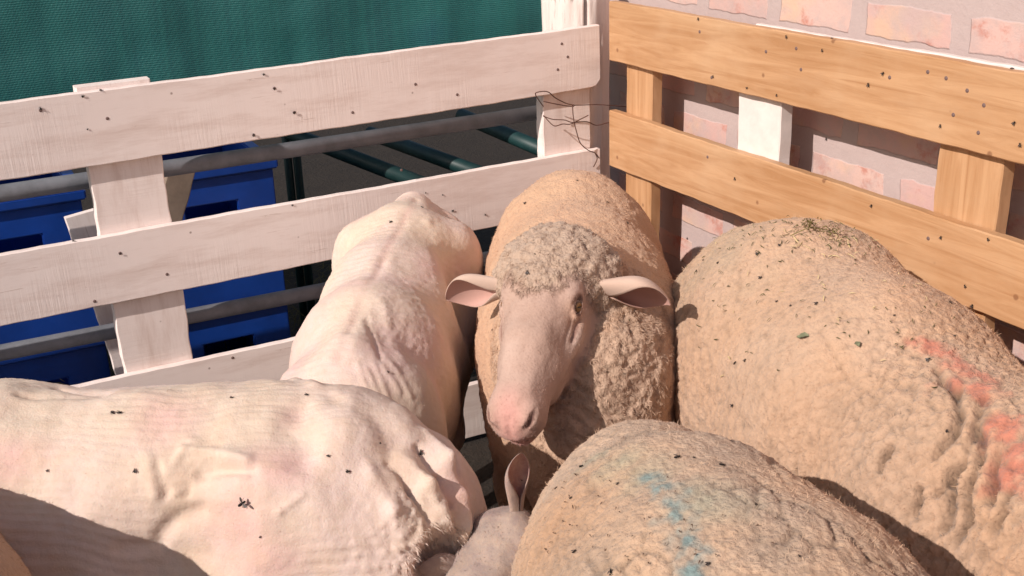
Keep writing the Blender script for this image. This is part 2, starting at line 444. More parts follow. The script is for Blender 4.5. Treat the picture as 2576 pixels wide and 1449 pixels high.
# white panel (left): plane through CORNER with normal LN
wp = empty('fence_panel', tuple(CORNER - LD * .9), 'worn white painted wooden fence panel with wide horizontal boards', 'fence')
def Lp(s, z, off=0): return CORNER + LD * s - LN * off + np.array([0, 0, z])
TH = .017
s0 = -2.6
def lrail(z0, z1, seed, end=-.012, roundend=0):   # z0 at s=-1.4, z1 at s=-.1 : centre heights
    k = (z1 - z0) / 1.3
    za = z0 + k * (s0 + 1.4); zb = z0 + k * (end + 1.4)
    return board('rail', Lp(s0, za), Lp(end, zb), .152, TH, -LN, M_PAINT, wp, seed, .0006, roundend=roundend)
lrail(.943, .963, 3, -.02, .03)
lrail(.640, .655, 5, -.02)
lrail(.318, .322, 8, -.02)
lrail(.09, .09, 9, -.02)
bw = .150
board('batten', Lp(-1.163, 0.02, TH + .001), Lp(-1.172, 1.030, TH + .001), bw, .035, -LN, M_PAINT, wp, 21, .0016)
board('batten', Lp(-2.35, 0.02, TH + .001), Lp(-2.35, 1.02, TH + .001), bw, .035, -LN, M_PAINT, wp, 22)
board('batten', Lp(-.105, 0.02, TH + .001), Lp(-.105, .93, TH + .001), .135, .035, -LN, M_PAINT, wp, 23)
npts = [onplane(x, y, CORNER, LN) for x, y in ((102, 278), (270, 298), (690, 222), (740, 283), (638, 340), (1045, 212), (1150, 238), (1413, 110), (1428, 143), (1403, 175), (302, 637), (420, 690), (238, 758), (887, 283), (1010, 428), (585, 900))]
nails('nail', npts, LN, .0035, wp, M_NAIL)

# orange panel (right): plane through CORNER with normal RN
op = empty('fence_panel', tuple(CORNER + RD * .9), 'orange varnished wooden fence panel of wide boards in front of the brick wall', 'fence')
def Rp(s, z, off=0): return CORNER + RD * s - RN * off + np.array([0, 0, z])
e1 = 2.6
board('rail', Rp(.012, 1.025), Rp(e1, 1.046), .142, .022, -RN, M_ORANGE, op, 31, .0007)
board('rail', Rp(.012, .757), Rp(e1, .772), .142, .022, -RN, M_ORANGE, op, 32, .0008)
board('rail', Rp(.012, .370), Rp(e1, .390), .142, .022, -RN, M_ORANGE, op, 33, .0013)
board('rail', Rp(.012, .10), Rp(e1, .12), .142, .022, -RN, M_ORANGE, op, 34, .0013)
Bk = .023
def sR(x, y, off): return (onplane(x, y, CORNER - RN * off, RN) - CORNER) @ RD
def rbat(xa, xb, y, mt, seed, th=.032, top=1.05, bot=.02):
    a, b = sR(xa, y, Bk), sR(xb, y, Bk)
    return board('batten', Rp((a + b) / 2, bot, Bk), Rp((a + b) / 2, top, Bk), b - a, th, -RN, mt, op, seed, .0012)
rbat(1575, 1640, 220, M_ORANGE, 41, .03)
rbat(1856, 1962, 330, M_BRIGHT, 42, .032, bot=.70)
rbat(2355, 2520, 450, M_ORANGE, 43, .030)
board('batten', Rp(1.85, .02, Bk), Rp(1.85, 1.05, Bk), .12, .03, -RN, M_ORANGE, op, 44)
for z, sA in ((1.028, .50), (.742, .80), (.36, .3)):
    board('back_rail', Rp(sA, z, Bk + .034), Rp(e1, z + .02, Bk + .034), .13, .016, -RN, M_BRIGHT, op, 50 + int(z * 10), .0008)
npts = [onplane(x, y, CORNER, RN) for x, y in ((2003, 122), (1927, 130), (2015, 175), (2238, 195), (2334, 181), (2380, 197), (2433, 228), (2475, 265), (2398, 289), (2461, 334), (1790, 195), (1760, 80), (2335, 600), (1780, 395))]
nails('nail', npts, RN, .0038, op, M_NAIL)

# corner post
def corner_post():
    c = CORNER - LD * .020 - LN * .118; rad = .084; top = 1.122
    V, Fc = [], []; nu, nv = 96, 60
    for j in range(nv + 1):
        z = top * j / nv
        for i in range(nu):
            a = 2 * math.pi * i / nu
            r = rad * (1 + .012 * math.sin(3 * a + 1) + .006 * math.sin(11 * a + z * 2)) + .0010 * math.sin(29 * a + 3 * math.sin(z * 5)) + .0016 * math.sin(13 * a + 5 * math.sin(z * 3) + 2)
            if j == nv: r -= .006
            if abs((a - 4.95 + math.pi) % (2 * math.pi) - math.pi) < .04: r -= .025 * max(0, (z - .8) / .3) 
            zz = z + (.006 * math.sin(2 * a + 1) + .004 * math.sin(5 * a) if j >= nv - 1 else 0)
            V.append((r * math.cos(a), r * math.sin(a), zz))
    for j in range(nv):
        for i in range(nu):
            k = (i + 1) % nu; Fc.append((j * nu + i, j * nu + k, (j + 1) * nu + k, (j + 1) * nu + i))
    b0 = nv * nu
    for rr, dz in ((.75, .002), (.45, -.001), (.15, .001)):
        st = len(V)
        for i in range(nu):
            x, y, z = V[b0 + i]; V.append((x * rr, y * rr, top + dz + .004 * math.sin(7 * rr + 3 * i * 2 * math.pi / nu)))
        pv = st - nu if rr != .75 else b0
        for i in range(nu):
            k = (i + 1) % nu; Fc.append((pv + i, pv + k, st + k, st + i))
    V.append((0, 0, top)); Fc += [(len(V) - 1 - nu + i, len(V) - 1 - nu + (i + 1) % nu, len(V) - 1) for i in range(nu)]
    me = world_mesh('corner_post', V, Fc)
    m, n, l, b = mat('weathered_post_paint')
    v = coords(n, l, (14, 14, 1.6)); vv = coords(n, l)
    t = tex(n, l, v, 2.2, 8, .75); sep = n.new('ShaderNodeSeparateXYZ'); l.new(vv, sep.inputs[0])
    hz = math_(n, l, 'MULTIPLY', math_(n, l, 'SUBTRACT', sep.outputs[2], 1.085), 4.0)
    f = math_(n, l, 'ADD', t, math_(n, l, 'MAXIMUM', hz, 0.0))
    l.new(mixc(n, l, ramp(n, l, f, [(.62, (0, 0, 0)), (.72, (1, 1, 1))]), (.78, .68, .63), (.27, .18, .15)), b.inputs['Base Color'])
    l.new(bump(n, l, t, .004), b.inputs['Normal']); b.inputs['Roughness'].default_value = .9
    o = link('corner_post', me, m); o.location = tuple(c)
    tag(o, 'round weathered white corner post with cracked top between both fences', 'post')
corner_post()

# brick wall behind the orange panel
def brick_wall():
    a = CORNER + RD * -.42 - RN * .135; L = 4.2
    bm = bmesh.new(); nx, nz = 130, 60; Hh = 2.6
    g = [[bm.verts.new((i * L / nx, .0012 * math.sin(i * .37 + j * .53), j * Hh / nz)) for j in range(nz + 1)] for i in range(nx + 1)]
    for i in range(nx):
        for j in range(nz): bm.faces.new((g[i][j], g[i + 1][j], g[i + 1][j + 1], g[i][j + 1]))
    e = [v for c in g for v in c]
    r = bmesh.ops.extrude_face_region(bm, geom=list(bm.faces))
    for v in r['geom']:
        if isinstance(v, bmesh.types.BMVert): v.co.y = .22
    bmesh.ops.recalc_face_normals(bm, faces=bm.faces)
    # brick pattern is read in the x/z plane: swap so the mesh lies in local x/y
    for v in bm.verts: v.co = Vector((v.co.x, v.co.z, -v.co.y))
    me = bpy.data.meshes.new('brick_wall'); bm.to_mesh(me); bm.free()
    me.polygons.foreach_set('use_smooth', np.ones(len(me.polygons), bool))
    o = link('brick_wall', me, M_BRICK)
    x = Vector(RD); y = Vector((0, 0, 1)); z = x.cross(y)
    o.matrix_world = Matrix.Translation(Vector(a)) @ Matrix((x, y, z)).transposed().to_4x4()
    if z.dot(Vector(RN)) < 0: pass
    tag(o, 'pinkish whitewashed brick wall behind the orange fence panel', 'wall')
brick_wall()

# green shade net behind the white panel
def shade_net():
    a = CORNER + LD * -7.4 - LN * .42; L = 8.1; nx, nz = 420, 60; z0, z1 = .93, 2.9
    V, Fc = [], []
    P = np.array([(i * L / nx, 0, z0 + (z1 - z0) * j / nz) for i in range(nx + 1) for j in range(nz + 1)], np.float32)
    d = .020 * noise(P * A3(1.6, 1, .7), 1, 3) + .006 * noise(P * A3(6, 1, 1.5), 1, 9) + .006 * fbm(P * A3(1, 1, 1.6), 6, 3, 12)
    P[:, 1] = d
    idx = np.arange((nx + 1) * (nz + 1)).reshape(nx + 1, nz + 1)
    Q = np.stack([idx[:-1, :-1], idx[1:, :-1], idx[1:, 1:], idx[:-1, 1:]], -1).reshape(-1, 4)
    o = link('shade_net', world_mesh('shade_net', P, Q), M_NET)
    o.matrix_world = Matrix.Translation(Vector(a)) @ Matrix((Vector(LD), Vector(-LN), Vector((0, 0, 1)))).transposed().to_4x4()
    tag(o, 'dark green shade cloth hanging behind the white fence panel', 'shade cloth')
shade_net()

# tubes
def tube(name, pts, r, mt, parent=None, sides=16, tip=False, obj=True):
    pts = [Vector(p) for p in pts]; V, Fc = [], []
    up = None
    for i, p in enumerate(pts):
        t = (pts[min(i + 1, len(pts) - 1)] - pts[max(i - 1, 0)]).normalized()
        if up is None: up = t.orthogonal().normalized()
        up = (up - t * up.dot(t)).normalized(); s = t.cross(up)
        rr = r[i] if isinstance(r, (list, tuple)) else r
        for k in range(sides):
            a = 2 * math.pi * k / sides; V.append(p + (up * math.cos(a) + s * math.sin(a)) * rr)
    n = len(pts)
    for i in range(n - 1):
        for k in range(sides):
            q = (k + 1) % sides; Fc.append((i * sides + k, i * sides + q, (i + 1) * sides + q, (i + 1) * sides + k))
    Fc.append(tuple(range(sides))[::-1]); Fc.append(tuple((n - 1) * sides + k for k in range(sides)))
    if not obj: return V, Fc
    return link(name, world_mesh(name, V, Fc), mt, parent)
hur = empty('metal_hurdle', tuple(Lp(-1.2, 0, .12)), 'grey tubular metal hurdle standing close behind the white fence panel', 'hurdle')
def lpix(x, y, off): return onplane(x, y, CORNER - LN * off, LN)
for (xa, ya, xb, yb) in ((0, 487, 1340, 285), (0, 888, 830, 727)):
    a, b = lpix(xa, ya, .13), lpix(xb, yb, .13); d = (b - a) / np.linalg.norm(b - a)
    s = (b - CORNER) @ LD
    tube('rail', [a - d * 1.2, a, b + d * (-.03 - s)], .0185, M_PIPE, hur, 20)
tube('rail', [Lp(-2.8, .16, .13), Lp(-.05, .16, .13)], .0185, M_PIPE, hur, 20)
for s in (-2.75, -.055): tube('upright', [Lp(s, .0, .165), Lp(s, .9, .165)], .016, M_PIPE, hur)

teal = empty('metal_gate', (-.2, 3.6, 0), 'teal painted tubular gate standing in the shade beyond the hurdle', 'gate')
def tg(x, y, Y): return atY(x, y, Y)
for (xa, ya, Ya, xb, yb, Yb) in ((640, 300, 3.6, 1080, 470, 3.15), (930, 335, 3.6, 1260, 455, 3.2), (1160, 290, 3.6, 1420, 400, 3.2)):
    tube('rail', [tg(xa, ya, Ya), tg(xb, yb, Yb)], .022, M_TEAL, teal)
for (x, Y) in ((745, 3.5), (722, 3.5)):
    p = tg(x, 380, Y); tube('upright', [(p[0], p[1], 0), (p[0], p[1], .93)], .013, M_TEAL, teal)

# blue plastic crates with square hand holes behind the hurdle
def crate(loc, rz, W, D, Hh, label, tilt=0):
    t = empty('plastic_crate', loc, label, 'crate', 'blue plastic crates behind the white fence'); t.rotation_euler = (tilt, 0, rz)
    th = .012
    def wall(o, ux, width, hole):
        bm = bmesh.new(); ux = Vector(ux); n = Vector((0, 0, 1)).cross(ux); o = Vector(o)
        xs = [0, width * .30, width * .70, width]; zs = [0, Hh * .52, Hh * .80, Hh]
        for i in range(3):
            for j in range(3):
                if hole and i == 1 and j == 1: continue
                c = [o + ux * x + Vector((0, 0, z)) for x, z in ((xs[i], zs[j]), (xs[i + 1], zs[j]), (xs[i + 1], zs[j + 1]), (xs[i], zs[j + 1]))]
                vs = [bm.verts.new(p) for p in c]; bm.faces.new(vs)
        bmesh.ops.remove_doubles(bm, verts=bm.verts, dist=1e-5)
        r = bmesh.ops.extrude_face_region(bm, geom=list(bm.faces))
        for v in r['geom']:
            if isinstance(v, bmesh.types.BMVert): v.co += n * th
        bmesh.ops.recalc_face_normals(bm, faces=bm.faces)
        bmesh.ops.bevel(bm, geom=[e for e in bm.edges if e.calc_face_angle(0) > 1], offset=.003, segments=2, affect='EDGES')
        me = bpy.data.meshes.new('side_wall'); bm.to_mesh(me); bm.free(); me.materials.append(M_BLUE)
        ob = bpy.data.objects.new('side_wall', me); col.objects.link(ob); ob.parent = t
    wall((-W / 2, -D / 2, 0), (1, 0, 0), W, True); wall((-W / 2, D / 2 - th, 0), (1, 0, 0), W, True)
    wall((-W / 2 + th, -D / 2 + th, 0), (0, 1, 0), D - 2 * th, True); wall((W / 2, -D / 2 + th, 0), (0, 1, 0), D - 2 * th, True)
    def boxp(name, x0, x1, y0, y1, z0, z1):
        bm = bmesh.new(); bmesh.ops.create_cube(bm, size=1)
        for v in bm.verts: v.co = Vector(((x0 + x1) / 2 + v.co.x * (x1 - x0), (y0 + y1) / 2 + v.co.y * (y1 - y0), (z0 + z1) / 2 + v.co.z * (z1 - z0)))
        bmesh.ops.bevel(bm, geom=list(bm.edges), offset=.004, segments=2, affect='EDGES')
        me = bpy.data.meshes.new(name); bm.to_mesh(me); bm.free(); me.materials.append(M_BLUE)
        ob = bpy.data.objects.new(name, me); col.objects.link(ob); ob.parent = t
    boxp('base', -W / 2 + th, W / 2 - th, -D / 2 + th, D / 2 - th, .004, .016)
    z = Hh
    for a in ((-W / 2 - .012, W / 2 + .012, -D / 2 - .012, -D / 2 + .02), (-W / 2 - .012, W / 2 + .012, D / 2 - .02, D / 2 + .012), (-W / 2 - .012, -W / 2 + .02, -D / 2 + .021, D / 2 - .021), (W / 2 - .02, W / 2 + .012, -D / 2 + .021, D / 2 - .021)):
        boxp('rim', *a, z + .001, z + .026)
    return t
az = math.atan2(LD[1], LD[0])
for s, off, z, lb in ((-1.40, .60, .0, 'lower blue plastic crate at far left behind the white fence'), (-1.40, .60, .37, 'upper blue plastic crate with lit rim at far left behind the white fence'),
                      (-.93, .62, .0, 'lower blue plastic crate behind the white fence right of the batten'), (-.93, .62, .37, 'upper blue plastic crate behind the white fence right of the batten')):
    p = Lp(s, z, off); crate(tuple(p), az, .33, .50, .34, lb)

# loose pale board leaning between the crates
def leaning(name, px0, px1, wid, off, z0, mt, label, seed):
    a = onplane(*px0, CORNER - LN * off, LN); b = onplane(*px1, CORNER - LN * off, LN); d = (b - a) / (b - a)[2]
    t = empty(name, tuple(a - d * a[2]), label, 'board')
    board('plank', a - d * (a[2] - .01), a + d * z0, wid, .02, -LN, mt, t, seed)
leaning('loose_board', (245, 640), (190, 470), .085, .20, .10, M_PAINT, 'pale board leaning behind the left batten of the white fence', 61)
leaning('loose_board', (425, 560), (455, 440), .060, .24, .12, simple('grey_wood', (.3, .23, .18), .9, .1, .3, 12, .002), 'narrow greyish brown board leaning beside the blue crates', 62)

# hay on the ground beyond the fence
def hay():
    V, Fc = [], []
    for _ in range(5200):
        s = random.uniform(-2.4, .1); o = random.uniform(.2, 1.9); p = Lp(s, random.random() ** 2 * .10, o)
        a = random.uniform(0, 6.28); L = random.uniform(.04, .12); d = np.array([math.cos(a), math.sin(a), random.uniform(-.2, .5)]) * L
        w_ = np.array([-math.sin(a), math.cos(a), 0]) * .0013; k = len(V)
        mid = p + d * .5 + np.array([0, 0, .012])
        V += [p - w_, p + w_, mid + w_, mid - w_, p + d]
        Fc += [(k, k + 1, k + 2, k + 3), (k + 3, k + 2, k + 4)]
    me = world_mesh('hay', V, Fc, False)
    tag(link('hay', me, simple('dry_hay', (.14, .12, .05), .9, .1, .5, 8)), 'loose hay strewn on the ground beyond the white fence', 'hay', kind='stuff')
hay()

# tangled wire at the corner
def wire():
    t = empty('tie_wire', tuple(Lp(-.06, .85)), 'rusty tangled tie wire joining both fence panels at the corner post', 'wire')
    def wp_(lst): return [lpix(x, y, o) for x, y, o in lst]
    def sm(P, n=8):
        P = [Vector(p) for p in P]; P = [P[0]] + P + [P[-1]]; out = []
        for i in range(1, len(P) - 2):
            for k in range(n):
                u = k / n; a, b, c, d = P[i - 1], P[i], P[i + 1], P[i + 2]
                out.append(.5 * ((2 * b) + (c - a) * u + (2 * a - 5 * b + 4 * c - d) * u * u + (3 * b - a - 3 * c + d) * u ** 3))
        out.append(P[-1]); return out
    S = [[(1367, 268, -.01), (1348, 240, -.02), (1352, 232, -.025), (1378, 231, -.025), (1400, 248, -.02), (1440, 264, -.012), (1500, 263, -.01), (1560, 267, -.01), (1600, 270, 0), (1650, 272, .01)],
         [(1367, 255, -.003), (1400, 262, -.008), (1440, 268, -.012), (1443, 263, -.015)],
         [(1366, 292, -.003), (1390, 300, -.01), (1420, 302, -.014), (1440, 308, -.016), (1475, 306, -.014), (1500, 315, -.01), (1527, 309, -.01), (1560, 300, -.01), (1600, 275, 0)],
         [(1367, 290, -.003), (1385, 310, -.01), (1397, 317, -.014), (1415, 312, -.016), (1435, 312, -.018), (1460, 300, -.02), (1480, 290, -.02)],
         [(1440, 265, -.012), (1443, 300, -.02), (1450, 330, -.02), (1460, 360, -.016), (1480, 378, -.012), (1497, 385, -.008), (1507, 398, -.004)],
         [(1497, 385, -.008), (1502, 400, -.006), (1493, 420, -.004)]]
    for s in S: tube('strand', sm(wp_(s)), .0013, M_WIRE, t, 6)
wire()
# ------------------------------------------------------------------ sheep
EC = np.array([.100, -.032, .0470], np.float32)
_n = np.array([.20, .52, .83]); _n /= np.linalg.norm(_n); _x = np.array([1, -.30, 0]); _x -= _n * (_x @ _n); _x /= np.linalg.norm(_x)
EF = np.stack([_n, _x, np.cross(_n, _x) * (1 if np.cross(_n, _x)[1] > 0 else -1)]).astype(np.float32)   # eye frame: out, along, up
def nostril(Q): return smin(cap(Q, (.272, -.014, .041), (.292, -.0205, .034), .0034, .0046), cap(Q, (.292, -.0205, .034), (.309, -.037, .018), .0046, .0034), .003)
class Head:
    """local frame: u from poll to muzzle, v out of the forehead, w towards the animal's left"""
    def __init__(s, poll, fwd, pitch, roll=0, sc=1.0):
        h = np.array([fwd[0], fwd[1], 0.0]); h /= np.linalg.norm(h)
        a = h * math.cos(pitch) - np.array([0, 0, 1.0]) * math.sin(pitch)
        n = h * math.sin(pitch) + np.array([0, 0, 1.0]) * math.cos(pitch)
        l = np.cross([0, 0, 1.0], h)
        n, l = n * math.cos(roll) + l * math.sin(roll), l * math.cos(roll) - n * math.sin(roll)
        s.M = np.stack([a, n, l]); s.o = np.array(poll, float); s.sc = sc
    def L(s, P): return ((P - s.o.astype(np.float32)) @ s.M.T.astype(np.float32)) / s.sc
    def W(s, q): return s.o + (np.asarray(q, float) * s.sc) @ s.M
    def skin(s, P):
        Q = s.L(P); Q = np.stack([Q[:, 0], Q[:, 1], np.abs(Q[:, 2])], 1).astype(np.float32)
        d = ell(Q, (.055, -.058, 0), (.085, .062, .060))
        d = smin(d, sweep(Q, [(.06, -.060, 0, .058, .060, .064), (.13, -.058, 0, .050, .052, .064), (.19, -.054, 0, .041, .043, .046), (.262, -.048, 0, .037, .035, .035)], up=(0, 1, 0), k=.03), .03)
        d = smin(d, ell(Q, (.277, -.048, 0), (.034, .034, .040)), .018)
        d = smin(d, sweep(Q, [(.09, -.018, 0, .024, .014, .02), (.17, -.012, 0, .021, .012, .02), (.262, -.022, 0, .020, .012, .02)], up=(0, 1, 0), k=.02), .03)
        d = smin(d, cap(Q, (.085, -.128, .036), (.215, -.088, .018), .022, .013), .02)
        d = smin(d, ell(Q, (.105, -.095, .046), (.040, .034, .018)), .02); d = smin(d, cap(Q, (.118, -.052, .052), (.185, -.058, .040), .009, .005), .015)
        d = smin(d, ell(Q, (.278, -.078, 0), (.026, .014, .022)), .010)
        d = smin(d, ell(Q, (.086, -.020, .046), (.026, .015, .014)), .018)
        d = smin(d, ell(Q, (.284, -.028, .024), (.020, .014, .013)), .008); d = smax(d, -cap(Q, (.300, -.020, 0), (.314, -.044, 0), .002, .002), .008)
        # eye opening, tear line, nostril and mouth cut in
        E = (Q - EC) @ EF.T; en, ea, eb = E[:, 0], E[:, 1], E[:, 2]
        d = smax(d, -ell(np.stack([ea, eb, en], 1), (0, 0, .0160), (.0185, .0112, .0095)), .004)
        d = smax(d, -cap(Q, (.118, -.038, .060), (.150, -.047, .052), .0045, .0028), .006)
        d = smin(d, cap(Q, (.132, -.056, .052), (.160, -.064, .045), .007, .005), .014)
        d = smax(d, -nostril(Q), .003)
        d = smax(d, -cap(Q, (.308, -.036, 0), (.313, -.056, 0), .0020, .0014), .003)
        d = smax(d, -cap(Q, (.312, -.066, 0), (.262, -.074, .033), .0022, .0018), .004)
        # lids
        e0 = np.sqrt((ea / 1.40) ** 2 + (eb / .64) ** 2)
        lid = np.sqrt((e0 - .0122) ** 2 + (en - .0118 - .0022 * (eb > 0)) ** 2) - .0030
        d = smin(d, lid, .005)
        return d * s.sc
    def cap_(s, P):
        Q = s.L(P)
        return smin(ell(Q, (.020, -.068, 0), (.080, .078, .094)), ell(Q, (.068, -.028, 0), (.058, .047, .050)), .03); t_ = ell(np.stack([Q[:, 0], Q[:, 1], np.abs(Q[:, 2])], 1), (.050, -.110, .062), (.055, .055, .030)); return smin(t_, smin(ell(Q, (.020, -.068, 0), (.080, .078, .088)), ell(Q, (.068, -.028, 0), (.058, .047, .050)), .03), .02) * s.sc
    def ear(s, side, droop=.0, back=.0, L=.115, wd=.030, face=(.35, .8, 0), open_=1.9, base=None, dirv=None):
        """cupped leaf; returns verts, faces, colour key (1 inside)"""
        base = s.W((.046, -.058, side * .070)) if base is None else np.array(base); w = s.M[2] * side
        d = w - s.M[0] * back * -1 + np.array([0, 0, -droop]); d /= np.linalg.norm(d)
        if dirv is not None: d = np.array(dirv, float) / np.linalg.norm(dirv)
        g = s.M[0] * face[0] + s.M[1] * face[1]; g = g - d * (g @ d); g /= np.linalg.norm(g); t = np.cross(d, g)
        nu, nv = 44, 28; V, C = [], []
        for layer in (0, 1):
            for i in range(nu + 1):
                u = i / nu; r = wd * (.50 + .62 * math.sin(min(u * 1.25, 1) * math.pi * .5) ** 1.5) * max(0, 1 - max(0, (u - .42) / .58) ** 2.1) ** .62 + .0012
                if layer: r = max(r - .0042 * (1 - .5 * u), .0006)
                for j in range(nv + 1):
                    v = j / nv * 2 - 1; th = v * (open_ * 1.45 * (1 - u) ** 1.2 + open_ * .55)
                    th = max(-3.0, min(3.0, th))
                    o = -g * math.cos(th) * r * .42 + t * math.sin(th) * r
                    p = base + (d * L * u) * s.sc + o * s.sc + g * (-.004 * math.sin(u * 3.0)) * s.sc + np.array([0, 0, .005]) * math.sin(u * 2.6) * s.sc
                    V.append(p); C.append(layer)
        F_ = []; K = nv + 1; S = (nu + 1) * K
        for i in range(nu):
            for j in range(nv):
                a = i * K + j; F_.append((a, a + 1, a + K + 1, a + K)); F_.append((S + a, S + a + K, S + a + K + 1, S + a + 1))
            for j in (0, nv):
                a = i * K + j; q = (a, a + K, S + a + K, S + a); F_.append(q if j == 0 else q[::-1])
        for j in range(nv):
            a = nu * K + j; F_.append((a, a + 1, S + a + 1, S + a))
        F_ = np.array(F_, np.int32)
        if side < 0: F_ = F_[:, ::-1]
        return np.array(V, np.float32), F_, np.array(C, np.float32)

def leg(P, hip, knee, hock, foot, r):
    d = cap(P, hip, knee, r[0], r[1]); d = smin(d, cap(P, knee, hock, r[1], r[2]), .03)
    d = smin(d, cap(P, hock, foot, r[2], r[3]), .015)
    return smin(d, cap(P, foot, (foot[0], foot[1], .015), r[3] * 1.1, r[3] * 1.25), .01)
class Body:
    """frame: origin on the ground under the trunk, x towards the head, y to the animal's left"""
    def __init__(s, pos, heading): 
        h = np.array([heading[0], heading[1]], float); h /= np.linalg.norm(h)
        s.x = np.array([h[0], h[1], 0]); s.y = np.array([-h[1], h[0], 0]); s.o = np.array([pos[0], pos[1], 0.0])
        s.M = np.stack([s.x, s.y, [0, 0, 1.0]]).astype(np.float32)
    def L(s, P): return (P - s.o.astype(np.float32)) @ s.M.T
    def W(s, q): return s.o + np.asarray(q, float) @ s.M
    def legs(s, Q, rx=-.36, fx=.27, wd=.12, zt=.45, k=1.0):
        out = None
        for sg in (-1, 1):
            a = leg(Q, (rx + .02, sg * wd, zt), (rx + .10, sg * (wd + .01), zt - .13), (rx - .07, sg * wd, .24), (rx - .01, sg * wd, .05), (.085 * k, .06 * k, .026, .019))
            b = leg(Q, (fx, sg * wd * .9, zt), (fx - .03, sg * wd, zt - .10), (fx + .01, sg * wd, .22), (fx, sg * wd, .05), (.065 * k, .045 * k, .024, .018))
            d = smin(a, b, .01); out = d if out is None else np.minimum(out, d)
        return out

def add_blades(V, Nn, tint, wool, count, length, width, sel, flow=(0, 0, -1), curl=.5, seed=1):
    count = int(count * BS); r = np.random.default_rng(seed); idx = np.nonzero(sel)[0]
    k = idx[r.integers(0, len(idx), count)]
    p = V[k] + r.normal(size=(count, 3)) * .0025; n = Nn[k]
    p -= n * ((p - V[k]) * n).sum(1)[:, None]; p -= n * .001
    f = np.asarray(flow, float); t = f - n * (n @ f)[:, None]
    # neighbouring strands share a direction: wool stands in locks
    lk = np.stack([noise(p, 55, 31), noise(p, 55, 47), noise(p, 55, 63)], 1)
    d = n * (.35 + .4 * r.random((count, 1))) + t * .8 + lk * curl * 2 + r.normal(size=(count, 3)) * .22
    d /= np.linalg.norm(d, axis=1)[:, None]
    L = length * (.5 + .8 * r.random((count, 1)))
    s = np.cross(d, r.normal(size=(count, 3))); s /= np.linalg.norm(s, axis=1)[:, None]
    w_ = width * (.6 + .7 * r.random((count, 1)))
    mid = p + d * L * .55 + t * L * .05; tip = p + d * L * .9 + t * L * .3
    A = np.stack([p - s * w_, p + s * w_, mid + s * w_ * .7, mid - s * w_ * .7, tip], 1).reshape(-1, 3)
    b = (np.arange(count) * 5)[:, None]
    F3 = np.concatenate([b + [0, 1, 2, 3], b + [3, 2, 4, 4]])
    c = np.repeat(tint[k] * (.94 + .14 * r.random((count, 1))), 5, 0)
    return A, b, c
def blades_mesh(name, parts, mt, parent):
    V, C, tri, o = [], [], [], 0
    for A, b, c in parts:
        V.append(A); C.append(c); bb = b + o
        tri.append(np.concatenate([bb + [0, 1, 2], bb + [0, 2, 3], bb + [3, 2, 4]])); o += len(A)
    me = world_mesh(name, np.concatenate(V), np.concatenate(tri).astype(np.int32), True, np.concatenate(C), 0.0)
    return link(name, me, mt, parent)

def paint(c): return np.array(c, np.float32)
def lerp(a, b, t): t = np.clip(t, 0, 1)[:, None]; return a * (1 - t) + b * t
SHEEP = {}
HS, BS = 1.0, 1.0      # mesh size and strand count factors
def build_sheep(label, f, lo, hi, h, disp, colour, mt, group='sheep crowded in the pen', extra=(), keep=True):
    V, Fq = surface_nets(f, lo, hi, h * HS)
    for _ in range(1):
        g = grad(f, V); V = V - g * f(V)[:, None] * .8
    g = grad(f, V)
    V2 = V + g * disp(V, g)[:, None]
    # vertex normals after displacement
    fn = np.cross(V2[Fq[:, 2]] - V2[Fq[:, 0]], V2[Fq[:, 3]] - V2[Fq[:, 1]])
    Nn = np.zeros_like(V2)
    for k in range(4): np.add.at(Nn, Fq[:, k], fn)
    Nn /= np.linalg.norm(Nn, axis=1)[:, None] + 1e-12
    tint, wool = colour(V, g)
    nb = len(V2)
    Vs, Fs, Ts, Ws = [V2], [Fq], [tint], [wool]; o = nb
    for (ev, ef, ec, c_out, c_in) in extra:
        Vs.append(ev); Fs.append(ef + o); o += len(ev); Ts.append(lerp(paint(c_out)[None], paint(c_in)[None], ec)); Ws.append(np.full(len(ev), .12, np.float32))
    me = world_mesh('sheep', np.concatenate(Vs), np.concatenate(Fs), True, np.concatenate(Ts), np.concatenate(Ws))
    ob = link('sheep', me, mt); tag(ob, label, 'sheep', group)
    SHEEP[label] = ob
    ob['_nv'] = nb
    print('sheep', label[:30], len(V2))
    return ob, V2, Nn, tint, wool

def folds(P, lst, k=.01):
    """raised skin folds (positive) and creases (negative) as capsules: depth field 0..1"""
    out = 0
    for a, b, r, h in lst:
        d = cap(P, a, b, 0, 0); out = out + h * np.exp(-(d / r) ** 2)
    return out
# colours (albedo)
C_TAN = paint((.53, .325, .200)); C_ORG = paint((.56, .325, .175)); C_GREY = paint((.47, .36, .285)); C_PALE = paint((.56, .375, .26))
C_SKIN = paint((.50, .345, .28)); C_PINK = paint((.66, .36, .31)); C_SH1 = paint((.72, .565, .50)); C_SHY = paint((.72, .58, .465)); C_SHP = paint((.72, .49, .46))

def vis(V, Nn, zmin=.25):
    return (V[:, 2] > zmin) & (((CAM - V) * Nn).sum(1) > -.25 * np.linalg.norm(CAM - V, axis=1))

